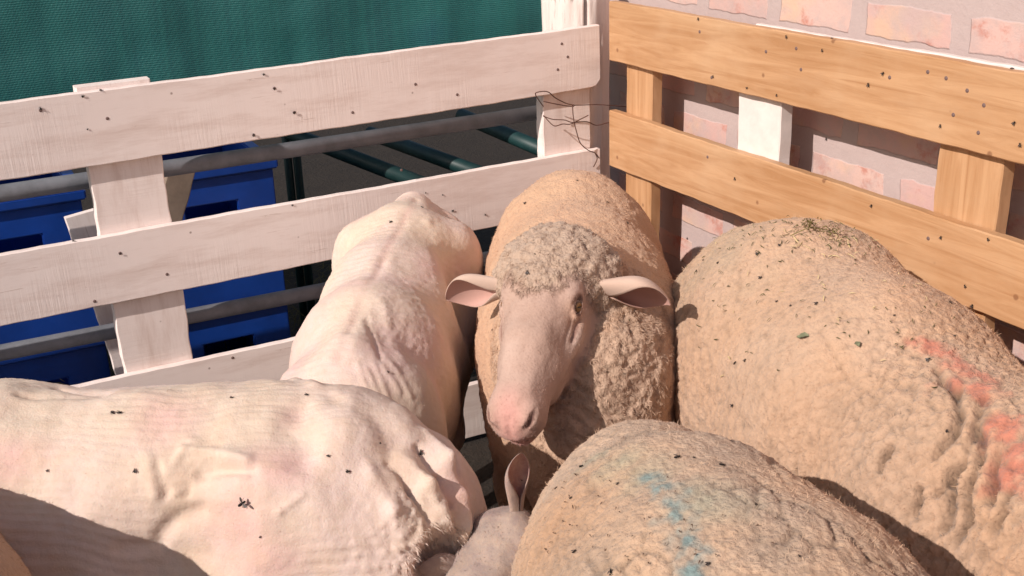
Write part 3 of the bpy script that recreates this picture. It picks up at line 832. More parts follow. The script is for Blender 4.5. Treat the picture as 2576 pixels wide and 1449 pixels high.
# ---- A: the woolly sheep in the corner facing the camera, head turned to the left of the picture
def sheep_A():
    B = Body((.130, 2.15), (-.02, -1))
    H = Head((.064, 1.80, .862), (-math.sin(R(17)), -math.cos(R(17))), R(32), R(-6), 1.10)
    neck = [tuple(B.W((.20, 0, .60))) + (.165, .16, .20), tuple(B.W((.33, .0, .65))) + (.120, .12, .17), tuple(H.W((-.02, -.12, 0))) + (.080, .07, .10)]
    tr = [(-.30, 0, .585, .160, .210, .17), (-.16, 0, .58, .168, .232, .20), (.05, 0, .56, .180, .235, .22), (.22, 0, .56, .168, .215, .22), (.34, 0, .55, .140, .16, .19)]
    def wl(P):
        Q = B.L(P)
        d = sweep(Q, tr, k=.08)
        d = smin(d, sweep(P, neck, k=.05), .07)
        d = smin(d, ell(Q, (-.34, 0, .55), (.10, .13, .15)), .05)
        d = smin(d, ell(Q, (.40, 0, .46), (.10, .11, .13)), .06)       # brisket
        # ruff of long locks behind the cheek
        ru = H.L(P)
        d = smin(d, ell(ru, (.075, -.150, .060), (.105, .050, .045)), .03)
        d = smin(d, ell(ru, (.075, -.150, -.060), (.105, .050, .045)), .03)
        d = smin(d, ell(ru, (.17, -.200, .03), (.09, .055, .06)), .04)
        return d
    def f(P):
        P = P.astype(np.float32)
        s_ = H.skin(P); c = H.cap_(P); wv = wl(P)
        c = c + .004 * noise(P, 38, 2) + .003 * noise(P, 90, 3)
        return smin(smin(s_, c, .008), smin(wv, B.legs(B.L(P)), .04), .018)
    def masks(P):
        s_ = H.skin(P); c = H.cap_(P); wv = wl(P); w_ = np.minimum(c, wv)
        m = np.clip((s_ - w_) / .009 + .35 + .5 * noise(P, 60, 4) + .4 * noise(P, 140, 5), 0, 1)
        lg = np.clip((B.L(P)[:, 2] - .24) / .05, 0, 1)
        hm = np.clip((.125 - np.linalg.norm(H.L(P) - A3(.03, -.05, 0), axis=1)) / .03, 0, 1)
        rr = H.L(P); ruff = np.clip((.19 - np.linalg.norm((rr - A3(.10, -.165, .03)) * A3(1, 1.3, 1.2), axis=1)) / .05, 0, 1)
        return m * lg, hm, np.maximum(ruff - hm, 0)
    def disp(P, g):
        m, hm, ru = masks(P)
        wp3 = P + .006 * np.stack([noise(P, 40, 1), noise(P, 40, 2), noise(P, 40, 3)], 1)
        a1, a2 = cells(wp3, 62, 3); b1, b2 = cells(wp3 * A3(1, 1, .8), 58, 7)
        c1, c2 = cells(P, 75, 9)
        wr = 1 - np.abs(noise(P + .012 * np.stack([noise(P, 30, 11), noise(P, 30, 12), noise(P, 30, 13)], 1), 75, 14)) * 2.6
        head = (np.clip(a2 - a1, 0, .5) * 2 - .5) * .0038 + wr * .0020 + noise(wp3, 110, 8) * .0016 + noise(P, 22, 4) * .004
        lock = (np.clip(b2 - b1, 0, .5) * 2 - .5) * .0042 + wr * .0026 + noise(wp3, 100, 5) * .0024 + noise(P, 28, 9) * .004
        body = noise(P, 12, 6) * .005 + (np.clip(c2 - c1, 0, .5) - .2) * .0014 + fbm(wp3, 60, 3, 5) * .0022
        Qh = H.L(P); sk = noise(P, 30, 6) * .0012 + noise(P, 140, 6) * .0005 + noise(Qh * A3(.5, 1.6, 1.6), 60, 8) * .0008; sk = sk - folds(np.stack([Qh[:, 0], Qh[:, 1], np.abs(Qh[:, 2])], 1), [((.128, -.030, .052), (.160, -.036, .046), .003, .0022), ((.085, -.012, .052), (.118, -.016, .056), .0025, .0018), ((.150, -.060, .055), (.200, -.064, .042), .004, .0016), ((.255, -.050, .040), (.285, -.066, .030), .003, .0014)])
        w_ = body * (1 - np.maximum(hm, ru)) + head * hm + lock * ru
        return w_ * m + sk * (1 - m) + .002 * m
    def colour(P, g):
        m, hm, ru = masks(P); Q = H.L(P)
        cw = lerp(paint((.62, .395, .255)), paint((.60, .375, .245)), (fbm(P, 9, 3, 2) + .4)); cw = lerp(cw, C_GREY[None], np.maximum(hm, ru * .7) * .8)
        cs = lerp(C_SKIN[None], C_PINK[None] * A3(.95, .95, .95), np.clip((Q[:, 0] - .245) / .045, 0, 1) * np.clip(1.2 - np.abs(Q[:, 2]) / .03, 0, 1))
        cs = lerp(cs, paint((.72, .42, .26))[None], np.clip(1 - np.linalg.norm(Q * A3(1, 1, 1) - A3(.115, -.03, .055), axis=1) / .03, 0, 1) * .55)
        cs = lerp(cs, paint((.43, .28, .22))[None], np.clip(fbm(P * A3(1, 1, .6), 30, 4, 8) + .1, 0, 1) * .7)
        cs = lerp(cs, paint((.42, .27, .21))[None], np.clip(1 - np.linalg.norm((Q - A3(.175, -.02, .028)) * A3(.55, 1, 1.1), axis=1) / .035, 0, 1) * .6)
        cs = lerp(cs, paint((.74, .58, .50))[None], np.clip(1 - np.linalg.norm((Q - A3(.150, -.06, .05)) * A3(.7, 1, 1), axis=1) / .03, 0, 1) * .7)
        cs = lerp(cs, paint((.72, .55, .47))[None], np.clip(1 - np.linalg.norm((Q - A3(.19, -.01, -.012)) * A3(.35, 1, 1), axis=1) / .022, 0, 1) * .6)
        E = (Q - EC) @ EF.T; d1 = np.maximum(np.abs(np.sqrt((E[:, 1] / 1.4) ** 2 + (E[:, 2] / .88) ** 2) - .0100) + np.maximum(.006 - E[:, 0], 0), 0); tl = cap(np.stack([Q[:, 0], Q[:, 1], np.abs(Q[:, 2])], 1), (.116, -.038, .060), (.150, -.047, .053), .003, .001); cs = lerp(cs, paint((.22, .11, .09))[None], np.clip(1 - tl / .0035, 0, 1) * .8)
        cs = lerp(cs, paint((.16, .08, .06))[None], np.clip(1.2 - d1 / .0032, 0, 1) * (Q[:, 2] > .03) * .85)
        lip = np.clip(1 - np.abs(Q[:, 1] + .068 + (.31 - Q[:, 0]) * .12) / .004, 0, 1) * (Q[:, 0] > .27) * np.clip(noise(P, 160, 3) + .5, 0, 1)
        cs = lerp(cs, paint((.26, .12, .10))[None], lip * .9)
        no = nostril(np.stack([Q[:, 0], Q[:, 1], np.abs(Q[:, 2])], 1)) - .0006
        cs = lerp(cs, paint((.12, .05, .045))[None], np.clip(-no / .0012 + .2, 0, 1))
        c = lerp(cs, cw, m)
        return c, .30 + .7 * m
    e1_ = H.ear(1, droop=.22, back=.05, L=.110, wd=.046, face=(.92, -.28, 0), open_=1.9)
    e2_ = H.ear(-1, droop=.14, back=.12, L=.106, wd=.034, face=(.96, .05, 0), open_=1.9)
    ex = [(e1_[0], e1_[1], e1_[2], (.56, .40, .32), (.46, .25, .21)), (e2_[0], e2_[1], e2_[2], (.58, .43, .35), (.54, .33, .28))]
    lo = (-.20, 1.50, 0); hi = (.42, 2.62, 1.02)
    ob, V, Nn, t, wl_ = build_sheep('woolly sheep in the corner facing the camera with curly grey wool on its head', f, lo, hi, .0036, disp, colour, M_CURL, extra=ex)
    m, hm, ru = masks(V)
    v = vis(V, Nn)
    parts = [add_blades(V, Nn, t, wl_, 45000, .0045, .00030, v & (m > .9) & (hm < .3) & (ru < .3), (0, 0, -1), .6, 3),
             add_blades(V, Nn, t * (1.0 + .10 * (noise(V, 120, 7)[:, None] > 0)), wl_, 16000, .0036, .00018, v & (m < .3) & (V[:, 2] > .5), tuple(H.M[0]), .15, 6),
             add_blades(V, Nn, t, wl_, 5000, .0075, .0003, v & (m > .2) & (m < .95) & (V[:, 2] > .5), tuple(H.M[0]), .6, 7),
             add_blades(V, Nn, t, wl_, 14000, .0050, .00035, v & (m > .9) & (hm > .3), (0, -.3, -1), 1.2, 4),
             add_blades(V, Nn, t, wl_, 16000, .0075, .0004, v & (m > .9) & (ru > .3), (0, -.3, -1), 1.2, 5)]
    blades_mesh('fleece', parts, M_CURL, ob)
    # eyes
    for sg in (1, -1):
        c = H.W(EC * A3(1, 1, sg)); r_ = .0152 * H.sc
        bm = bmesh.new(); bmesh.ops.create_uvsphere(bm, u_segments=40, v_segments=24, radius=r_)
        me = bpy.data.meshes.new('eye'); bm.to_mesh(me); bm.free()
        me.polygons.foreach_set('use_smooth', np.ones(len(me.polygons), bool))
        mm, n, l, b = mat('amber_eye')
        tc = n.new('ShaderNodeTexCoord'); sp = n.new('ShaderNodeSeparateXYZ'); l.new(tc.outputs['Object'], sp.inputs[0])
        x = math_(n, l, 'DIVIDE', sp.outputs[0], .0042); y = math_(n, l, 'DIVIDE', sp.outputs[1], .0016)
        pr = math_(n, l, 'POWER', math_(n, l, 'ADD', math_(n, l, 'MULTIPLY', x, x), math_(n, l, 'MULTIPLY', y, y)), .5)
        xx = sp.outputs[0]; yy = sp.outputs[1]
        ir = math_(n, l, 'POWER', math_(n, l, 'ADD', math_(n, l, 'MULTIPLY', xx, xx), math_(n, l, 'MULTIPLY', yy, yy)), .5)
        c0 = ramp(n, l, math_(n, l, 'DIVIDE', ir, .012), [(.0, (.16, .08, .03)), (.55, (.22, .11, .04)), (.70, (.06, .03, .02)), (.80, (.20, .13, .1))])
        l.new(mixc(n, l, math_(n, l, 'LESS_THAN', pr, 1.0), c0, (.01, .008, .008)), b.inputs['Base Color'])
        b.inputs['Roughness'].default_value = .12
        me.materials.append(mm); eo = bpy.data.objects.new('eye', me); col.objects.link(eo)
        z = Vector(H.M[2] * sg * .84 + H.M[1] * .34 + H.M[0] * .30).normalized(); xv = Vector(H.M[0] * .6 + H.M[1] * .6); xv = (xv - z * xv.dot(z)).normalized()
        eo.matrix_world = Matrix.Translation(Vector(c)) @ Matrix((xv, z.cross(xv), z)).transposed().to_4x4()
        eo.parent = ob
    return H

def gen_head(P, H, wool=True):
    s_ = H.skin(P)
    return smin(s_, H.cap_(P), .01) if wool else s_

# ---- F: big woolly sheep along the orange fence, red mark, rump in the corner
def sheep_F():
    B = Body((.545, 1.64), (.30, -.955))
    H = Head(tuple(B.W((.86, -.05, .80))), (.43, -.9), R(35))
    tr = [(-.34, 0, .59, .178, .230, .18), (-.20, 0, .59, .205, .258, .22), (.02, 0, .57, .215, .245, .24), (.28, 0, .55, .190, .215, .24), (.42, 0, .56, .17, .19, .2)]
    nk = [(.36, 0, .62, .15, .16, .19), (.60, -.02, .70, .11, .12, .13), (.82, -.05, .74, .08, .08, .09)]
    def wv(Q): return smin(smin(sweep(Q, tr, k=.09), ell(Q, (-.42, 0, .55), (.13, .155, .17)), .06), sweep(Q, nk, k=.04), .06)
    def f(P):
        P = P.astype(np.float32); Q = B.L(P)
        return smin(smin(wv(Q), B.legs(Q, -.38, .30, .13, .45, 1.1), .05), gen_head(P, H), .02)
    def mask(P):
        return np.clip((H.skin(P) - np.minimum(H.cap_(P), wv(B.L(P)))) / .006 + .3, 0, 1) * np.clip((P[:, 2] - .24) / .05, 0, 1)
    global RED
    def on(x, y): 
        d = ray(x, y).astype(np.float32); p = CAM.astype(np.float32)
        for _ in range(80):
            s_ = wv(B.L(p[None]))[0]; p = p + d * s_ * .8
            if s_ < .001: break
        return tuple(p)
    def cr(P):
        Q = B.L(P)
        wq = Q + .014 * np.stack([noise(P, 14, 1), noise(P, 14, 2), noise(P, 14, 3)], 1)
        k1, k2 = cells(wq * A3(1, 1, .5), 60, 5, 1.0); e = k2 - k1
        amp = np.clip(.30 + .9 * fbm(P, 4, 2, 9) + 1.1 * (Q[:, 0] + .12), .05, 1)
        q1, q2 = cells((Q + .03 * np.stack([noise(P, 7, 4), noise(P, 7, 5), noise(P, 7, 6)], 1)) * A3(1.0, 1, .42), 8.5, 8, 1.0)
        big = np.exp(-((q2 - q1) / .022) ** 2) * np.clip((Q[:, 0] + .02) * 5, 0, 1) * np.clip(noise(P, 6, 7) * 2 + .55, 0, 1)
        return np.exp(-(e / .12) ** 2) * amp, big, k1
    CK = []
    for ln in (((2405, 975), (2414, 1040), (2398, 1090), (2335, 1150)), ((2475, 990), (2458, 1075), (2405, 1165), (2350, 1235)), ((2468, 1080), (2462, 1150), (2440, 1190)), ((2392, 1170), (2384, 1240), (2370, 1330)),
               ((2440, 1200), (2425, 1290), (2400, 1360)), ((2300, 1230), (2290, 1290)), ((2360, 930), (2385, 960), (2400, 975)), ((2505, 1130), (2490, 1210), (2480, 1260)), ((2230, 1130), (2215, 1180)), ((2530, 1240), (2500, 1330))):
        q = [on(*u) for u in ln]
        for i in range(len(q) - 1): CK.append((q[i], q[i + 1], .0052, 1.0))
    def ck(P):
        sel = np.linalg.norm(P - A3(*on(2410, 1150)), axis=1) < .30; o = np.zeros(len(P), np.float32)
        W_ = P[sel] + .006 * np.stack([noise(P[sel], 30, 1), noise(P[sel], 30, 2), noise(P[sel], 30, 3)], 1)
        o[sel] = np.clip(folds(W_, CK), 0, 1); return o
    def disp(P, g):
        a, big, k1 = cr(P); m = mask(P); big = big * .5 + ck(P)
        return (-.0044 * a - .015 * big + (.5 - k1) * .0012 + noise(P, 6, 3) * .007 + fbm(P * A3(1, 1, .7), 95, 3, 4) * .0020) * m
    def colour(P, g):
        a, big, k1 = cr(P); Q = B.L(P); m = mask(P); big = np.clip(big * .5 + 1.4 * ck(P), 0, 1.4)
        c = lerp(C_TAN * 1.18, C_PALE * A3(1.12, 1.1, 1.06), fbm(P, 7, 3, 3) + .45); c = lerp(c, C_GREY[None], np.clip(-(Q[:, 1] + .02) * 7 + .8 * fbm(P, 8, 2, 6), 0, 1) * .25)
        c = lerp(c, paint((.42, .36, .24))[None], np.clip(1.1 - np.linalg.norm((Q - A3(-.33, -.02, .8)) * A3(1, .8, 1), axis=1) / .20 + fbm(P, 14, 3, 5) * .6, 0, 1) * .35)
        nz = fbm(P, 20, 3, 12) * .035
        red = 0
        for (x, y, s_) in RED: red = np.maximum(red, np.clip(1.15 - (np.linalg.norm(P - A3(*x), axis=1) + nz) / s_, 0, 1))
        red = np.clip(red * 1.8, 0, 1) * np.clip(fbm(P * A3(1, 1, .5), 45, 3, 2) * 1.2 + .8, .25, 1)
        c = lerp(c, paint((.68, .15, .10))[None], red * .62)
        c = lerp(c, C_SKIN[None], 1 - m)
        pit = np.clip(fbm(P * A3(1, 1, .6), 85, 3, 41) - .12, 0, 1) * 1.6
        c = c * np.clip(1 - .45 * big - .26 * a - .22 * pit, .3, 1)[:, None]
        return c, .1 + .9 * m
    RED = [(on(x, y), 0, s_) for x, y, s_ in ((2375, 890, .030), (2405, 905, .036), (2440, 945, .040), (2425, 910, .036), (2470, 975, .030), (2530, 1080, .036), (2555, 1140, .042), (2580, 1200, .042))]
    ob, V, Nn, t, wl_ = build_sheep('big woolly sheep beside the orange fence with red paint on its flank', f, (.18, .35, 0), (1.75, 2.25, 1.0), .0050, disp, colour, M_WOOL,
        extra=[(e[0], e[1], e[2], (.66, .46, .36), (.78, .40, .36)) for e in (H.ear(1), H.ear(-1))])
    v = vis(V, Nn) & (mask(V) > .9)
    blades_mesh('fleece', [add_blades(V, Nn, t, wl_, 80000, .0036, .00030, v, tuple(-B.M[0] * .6 + A3(0, 0, -.8)), .5, 8), add_blades(V, Nn, t, wl_, 14000, .0090, .00022, v, (0, 0, .2), .9, 9)], M_WOOL, ob)
    return B

# ---- D: near woolly sheep, lower right, blue mark
def sheep_D():
    B = Body((.228, 1.03), (.28, -.96))
    H = Head(tuple(B.W((.80, .12, .74))), (.3, -.9), R(45))
    tr = [(-.27, 0, .585, .145, .17, .18), (-.16, 0, .59, .185, .205, .20), (.0, 0, .585, .220, .225, .23), (.22, 0, .58, .220, .22, .24), (.36, 0, .56, .16, .17, .2)]
    nk = [(.32, 0, .62, .14, .15, .17), (.56, .06, .66, .10, .11, .12), (.77, .12, .69, .08, .08, .09)]
    def wv(Q): return smin(smin(sweep(Q, tr, k=.09), ell(Q, (-.31, .03, .58), (.10, .12, .165)), .07), sweep(Q, nk, k=.04), .06)
    def f(P):
        P = P.astype(np.float32); Q = B.L(P)
        return smin(smin(wv(Q), B.legs(Q, -.30, .26, .12, .43), .05), gen_head(P, H), .02)
    def mask(P):
        return np.clip((H.skin(P) - np.minimum(H.cap_(P), wv(B.L(P)))) / .006 + .3, 0, 1) * np.clip((P[:, 2] - .24) / .05, 0, 1)
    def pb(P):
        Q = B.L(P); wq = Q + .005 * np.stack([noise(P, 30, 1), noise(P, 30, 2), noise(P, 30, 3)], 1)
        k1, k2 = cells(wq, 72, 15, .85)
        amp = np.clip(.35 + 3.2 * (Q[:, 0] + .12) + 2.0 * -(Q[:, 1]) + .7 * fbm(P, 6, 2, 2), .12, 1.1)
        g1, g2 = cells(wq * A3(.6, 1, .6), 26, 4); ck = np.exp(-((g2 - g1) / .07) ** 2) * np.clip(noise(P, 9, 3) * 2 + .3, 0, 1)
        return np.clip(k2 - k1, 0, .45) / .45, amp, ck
    def disp(P, g):
        a, amp, ck = pb(P); m = mask(P)
        return ((a - .6) * .0034 * amp - .0040 * ck + noise(P, 7, 5) * .006 + noise(P, 25, 6) * .0018 + fbm(P, 100, 3, 4) * .0020) * m
    def on(x, y):
        d = ray(x, y).astype(np.float32); p = CAM.astype(np.float32)
        for _ in range(80):
            s_ = wv(B.L(p[None]))[0]; p = p + d * s_ * .8
            if s_ < .001: break
        return p
    BL = [(on(x, y), s_) for x, y, s_ in ((1635, 1195, .014), (1660, 1228, .017), (1688, 1262, .021), (1702, 1305, .021), (1722, 1345, .017), (1735, 1390, .018), (1750, 1440, .022))]
    GR = [(on(x, y), s_) for x, y, s_ in ((1490, 1150, .05), (1560, 1160, .05), (1620, 1190, .05), (1780, 1250, .06))]
    def colour(P, g):
        a, amp, ck = pb(P); m = mask(P)
        c = lerp(paint((.70, .465, .305)), C_GREY * A3(1.22, 1.14, 1.04), fbm(P, 6, 3, 13) * 1.2 + .4)
        c = lerp(c, C_TAN[None] * A3(1, .95, .9), np.clip(1 - np.linalg.norm(P - on(1400, 1320)[None], axis=1) / .14, 0, 1) * .8)
        nz = fbm(P, 32, 3, 12) * .015
        gr = 0
        for p, s_ in GR: gr = np.maximum(gr, np.clip(1 - (np.linalg.norm(P - p, axis=1) + nz) / s_, 0, 1))
        c = lerp(c, paint((.38, .42, .31))[None], gr * .55)
        bl = 0
        for p, s_ in BL: bl = np.maximum(bl, np.clip(1.35 - (np.linalg.norm(P - p, axis=1) + nz) / s_, 0, 1))
        bl = bl * np.clip(fbm(P, 60, 3, 2) * 1.4 + .75, .2, 1)
        c = lerp(c, paint((.19, .33, .34))[None], bl * .85)
        c = lerp(c, C_SKIN[None], 1 - m)
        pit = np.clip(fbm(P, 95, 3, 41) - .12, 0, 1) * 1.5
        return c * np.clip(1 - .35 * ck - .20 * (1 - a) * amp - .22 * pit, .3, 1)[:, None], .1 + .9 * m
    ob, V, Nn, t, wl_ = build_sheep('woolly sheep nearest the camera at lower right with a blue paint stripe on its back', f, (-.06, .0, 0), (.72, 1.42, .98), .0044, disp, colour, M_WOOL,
        extra=[(e[0], e[1], e[2], (.66, .46, .36), (.78, .40, .36)) for e in (H.ear(1), H.ear(-1))])
    v = vis(V, Nn) & (mask(V) > .9)
    blades_mesh('fleece', [add_blades(V, Nn, t, wl_, 60000, .0032, .00026, v, tuple(-B.M[0] * .4 + A3(0, 0, -.8)), .5, 18), add_blades(V, Nn, t, wl_, 14000, .0080, .0002, v, (0, 0, .2), .9, 19)], M_WOOL, ob)

def surf(fn):
    def on(x, y):
        d = ray(x, y).astype(np.float32); p = CAM.astype(np.float32)
        for _ in range(120):
            s_ = fn(p[None])[0]; p = p + d * s_ * .8
            if s_ < .0008: break
        return p
    return on

# ---- B: freshly shorn sheep against the white fence, back and hips seen
def sheep_B():
    B = Body((-.240, 2.10), (-.09, -1))
    H = Head(tuple(B.W((.60, .10, .46))), (.55, -.8), R(62), 0, .95)
    tr = [(-.32, 0, .55, .110, .205, .16), (-.20, .0, .56, .138, .200, .17), (-.02, 0, .55, .140, .192, .18), (.18, 0, .54, .138, .190, .20), (.34, 0, .52, .108, .175, .18), (.43, 0, .50, .09, .13, .15)]
    nk = [(.36, 0, .56, .085, .11, .13), (.50, .05, .50, .06, .07, .09), (.60, .10, .43, .05, .05, .06)]
    def bd(Q):
        d = sweep(Q, tr, k=.07)
        aq = np.stack([Q[:, 0], np.abs(Q[:, 1]), Q[:, 2]], 1)
        d = smin(d, ell(aq, (-.24, .110, .655), (.065, .040, .060)), .06); d = smin(d, ell(aq, (-.35, .07, .64), (.04, .035, .06)), .05)     # hip bones
        d = smin(d, ell(aq, (-.28, .08, .50), (.12, .065, .17)), .06)         # thighs
        d = smin(d, ell(aq, (.34, .095, .50), (.07, .05, .15)), .05)          # shoulders
        d = smin(d, cap(Q, (-.34, 0, .735), (.34, 0, .70), .012, .012), .05)  # backbone
        d = smax(d, -ell(aq, (-.085, .178, .63), (.095, .065, .10)), .07)      # hollow flank
        d = smin(d, sweep(Q, nk, k=.04), .06)
        return smin(d, cap(Q, (-.39, 0, .64), (-.43, 0, .55), .028, .02), .05)
    def f0(P): return bd(B.L(P))
    on = surf(f0)
    def f(P):
        P = P.astype(np.float32); Q = B.L(P)
        return smin(smin(bd(Q), B.legs(Q, -.22, .30, .055, .42, .8), .04), gen_head(P, H, False), .02)
    ribs = [(on(1015 + 13 * i, 690 + 22 * i), on(1120 - 2 * i, 745 + 16 * i), .006, .004) for i in range(7)]
    spine = [(on(1050, 500), on(960, 660), .010, -.006), (on(960, 660), on(880, 830), .010, -.005), (on(880, 830), on(850, 900), .01, -.004)]
    fl = [(on(900 + 21 * i, 915 + 9 * (i % 2)), on(925 + 27 * i, 985 + 14 * (i % 3)), .005, .0035) for i in range(5)] + [(on(960, 760), on(1010, 900), .014, .006), (on(1075, 560), on(1130, 520), .01, .005), (on(925, 800), on(960, 900), .006, -.005)]
    def disp(P, g):
        Q = B.L(P)
        rg = np.sin((P[:, 2] * 1.0 + P[:, 1] * .9 + .02 * noise(P, 6, 3)) * 360) * .0006 * np.clip(noise(P, 8, 4) + .5, 0, 1)
        tx = np.clip(1 - np.linalg.norm(P - on(1000, 830)[None], axis=1) / .13, 0, 1)
        k1, k2 = cells((P + .004 * noise(P, 50, 1)[:, None]) * A3(1, 1, .5), 120, 3)
        return fbm(P, 7, 3, 3) * .0045 + rg + folds(P, ribs, .5) * .45 + folds(P, spine + fl) * .7 + tx * np.clip(.6 - k1, 0, 1) * .004 + fbm(P, 90, 2, 2) * .0008
    def colour(P, g):
        c = lerp(C_SH1, C_SHY, fbm(P, 5, 3, 7) + .4); c = lerp(c, C_SHP[None], np.clip(fbm(P, 7, 3, 9) * 1.2, 0, 1) * .7)
        sp = np.minimum(cap(P, tuple(on(1040, 510)), tuple(on(930, 700)), 0, 0), cap(P, tuple(on(930, 700)), tuple(on(850, 900)), 0, 0))
        c = lerp(c, paint((.62, .38, .33))[None], np.exp(-(sp / .009) ** 2) * .55)
        c = lerp(c, paint((.45, .38, .32))[None], np.clip(1 - np.linalg.norm(P - on(1015, 505)[None], axis=1) / .05 + fbm(P, 40, 2, 3) * .6, 0, 1) * .45)
        return c, np.full(len(P), .4, np.float32)
    ob, V, Nn, t, wl_ = build_sheep('thin freshly shorn sheep standing against the white fence with bony hips', f, (-.60, 1.25, 0), (.10, 2.70, .95), .0046, disp, colour, M_SHORN,
        extra=[(e[0], e[1], e[2], (.74, .55, .46), (.80, .45, .40)) for e in (H.ear(1, .2), H.ear(-1, .2))])
    v = vis(V, Nn)
    blades_mesh('stubble', [add_blades(V, Nn, t, wl_, 9000, .003, .0003, v, (0, 0, -1), .5, 21)], M_SHORN, ob)

# ---- C: freshly shorn sheep across the lower left, rump towards the gap
def sheep_C():
    B = Body((-.525, 1.465), (-1, .05))
    H = Head(tuple(B.W((.66, .02, .70))), (-.9, .3), R(48), 0, 1.0)
    tr = [(-.37, 0, .515, .125, .175, .17), (-.27, 0, .53, .150, .212, .18), (-.14, 0, .53, .160, .212, .20), (.02, 0, .53, .180, .212, .21), (.22, 0, .53, .195, .218, .22), (.38, 0, .53, .160, .205, .20)]
    nk = [(.34, 0, .58, .12, .15, .16), (.50, .01, .62, .085, .10, .12), (.63, .02, .645, .065, .06, .08)]
    def bd(Q):
        d = sweep(Q, tr, k=.10)
        aq = np.stack([Q[:, 0], np.abs(Q[:, 1]), Q[:, 2]], 1)
        d = smin(d, ell(aq, (-.20, .115, .655), (.055, .035, .045)), .07)
        d = smin(d, ell(aq, (-.33, .085, .47), (.12, .075, .19)), .06)
        d = smin(d, ell(aq, (.32, .10, .52), (.10, .06, .17)), .08)
        d = smin(d, cap(Q, (-.36, 0, .705), (.34, 0, .745), .012, .014), .05)
        d = smax(d, -ell(aq, (-.09, .215, .63), (.075, .05, .075)), .07)
        d = smin(d, cap(Q, (-.37, 0, .60), (-.43, 0, .53), .04, .024), .07)
        return smin(d, sweep(Q, nk, k=.08), .08)
    def f0(P): return bd(B.L(P))
    on = surf(f0)
    cv = on(1122, 1425) + A3(0, 0, -.01)
    def f(P):
        P = P.astype(np.float32); Q = B.L(P)
        d = smax(bd(Q), -ell(P, tuple(cv), (.048, .050, .062)), .012)
        return smin(smin(d, B.legs(Q, -.38, .30, .085, .40, .85), .03), gen_head(P, H, False), .02)
    S = lambda x0, y0, x1, y1, r, h: (on(x0, y0), on(x1, y1), r, h)
    def Z(pts, r_, h_): q = [on(*u) for u in pts]; return [(q[i], q[i + 1], r_, h_) for i in range(len(q) - 1)]
    fl = Z(((1065, 1090), (1110, 1170), (1150, 1240), (1175, 1320)), .011, .0085) + Z(((1020, 1150), (1075, 1215), (1120, 1290), (1140, 1350)), .012, .0085) + Z(((1045, 1125), (1095, 1200), (1135, 1270), (1160, 1335)), .005, -.012) + Z(((1100, 1110), (1145, 1190), (1180, 1290)), .005, -.013) + Z(((985, 1170), (1040, 1240), (1085, 1310)), .006, -.009) + Z(((930, 1180), (985, 1270), (1010, 1340)), .012, .006) + [
          S(480, 1128, 620, 1150, .012, .010), S(500, 1190, 630, 1170, .010, -.008), S(400, 1170, 415, 1240, .006, -.007), S(412, 1165, 440, 1245, .004, .006), S(470, 1180, 465, 1250, .004, -.006), S(375, 1150, 390, 1240, .008, .005), S(460, 1130, 430, 1180, .006, .005),
          S(160, 968, 260, 985, .012, -.007), S(470, 1120, 560, 1125, .005, -.005), S(740, 960, 800, 975, .012, .006), S(750, 1040, 760, 1130, .030, -.012), S(700, 1290, 760, 1240, .006, .006), S(400, 1370, 300, 1385, .010, -.006), S(400, 1340, 500, 1290, .012, -.006),
          S(60, 985, 240, 990, .008, -.005), S(880, 940, 1050, 1040, .015, .006), S(840, 1000, 1000, 1120, .02, -.007)]
    rag = on(1050, 1390)
    def disp(P, g):
        rg = np.sin((P[:, 1] * 1.3 + P[:, 2] * 1.0 + .05 * noise(P, 3, 3) + .012 * noise(P, 12, 5)) * 330) * .0007 * np.clip(noise(P, 5, 4) * 2 + .4, 0, 1)
        k1, k2 = cells(P + .004 * noise(P, 50, 1)[:, None], 95, 3)
        d1 = np.linalg.norm(P - rag[None], axis=1); tx = np.clip(1.2 - d1 / .10, 0, 1)
        Pw = P + .010 * np.stack([noise(P, 16, 21), noise(P, 16, 22), noise(P, 16, 23)], 1)
        return fbm(P, 6, 3, 3) * .007 + rg + folds(Pw, fl) * (1 + .5 * noise(P, 25, 24)) + tx * np.clip(.6 - k1, 0, 1) * .012 + fbm(P, 24, 2, 6) * .0016 + fbm(P, 90, 2, 2) * .0006
    def colour(P, g):
        c = lerp(C_SH1, C_SHY, fbm(P, 4, 3, 7) * 1.3 + .45)
        pk = 0
        for x, y, s_ in ((600, 1330, .09), (700, 1170, .05), (40, 1150, .06), (420, 1060, .07), (740, 1040, .04), (650, 1400, .08), (1150, 1250, .05)):
            pk = np.maximum(pk, np.clip(1 - (np.linalg.norm(P - on(x, y)[None], axis=1) + .02 * noise(P, 14, 2)) / s_, 0, 1))
        c = lerp(c, paint((.74, .46, .42))[None], pk * .75)
        c = lerp(c, paint((.60, .40, .28))[None], np.clip(1 - np.linalg.norm(P - on(450, 1230)[None], axis=1) / .05 + fbm(P, 30, 2, 3) * .5, 0, 1) * .5)
        c = lerp(c, paint((.70, .50, .36))[None], np.clip(fbm(P, 16, 3, 21) - .15, 0, 1) * .6)
        return c, np.full(len(P), .4, np.float32)
    ob, V, Nn, t, wl_ = build_sheep('freshly shorn pale pink sheep stretching across the lower left, rump towards the gap', f, (-1.50, 1.15, 0), (.05, 1.80, .86), .0042, disp, colour, M_SHORN,
        extra=[(e[0], e[1], e[2], (.70, .52, .44), (.72, .42, .38)) for e in (H.ear(1, .2), H.ear(-1, .2))])
    v = vis(V, Nn)
    dr = np.linalg.norm(V - rag[None], axis=1)
    blades_mesh('stubble', [add_blades(V, Nn, t, wl_, 12000, .003, .0003, v, (0, 0, -1), .4, 31), add_blades(V, Nn, t, wl_, 2600, .0085, .0007, v & (np.abs(np.linalg.norm((V - cv) / A3(.048, .050, .062), axis=1) - 1.12) < .16), (.6, -.2, -1), .5, 33)], M_SHORN, ob)

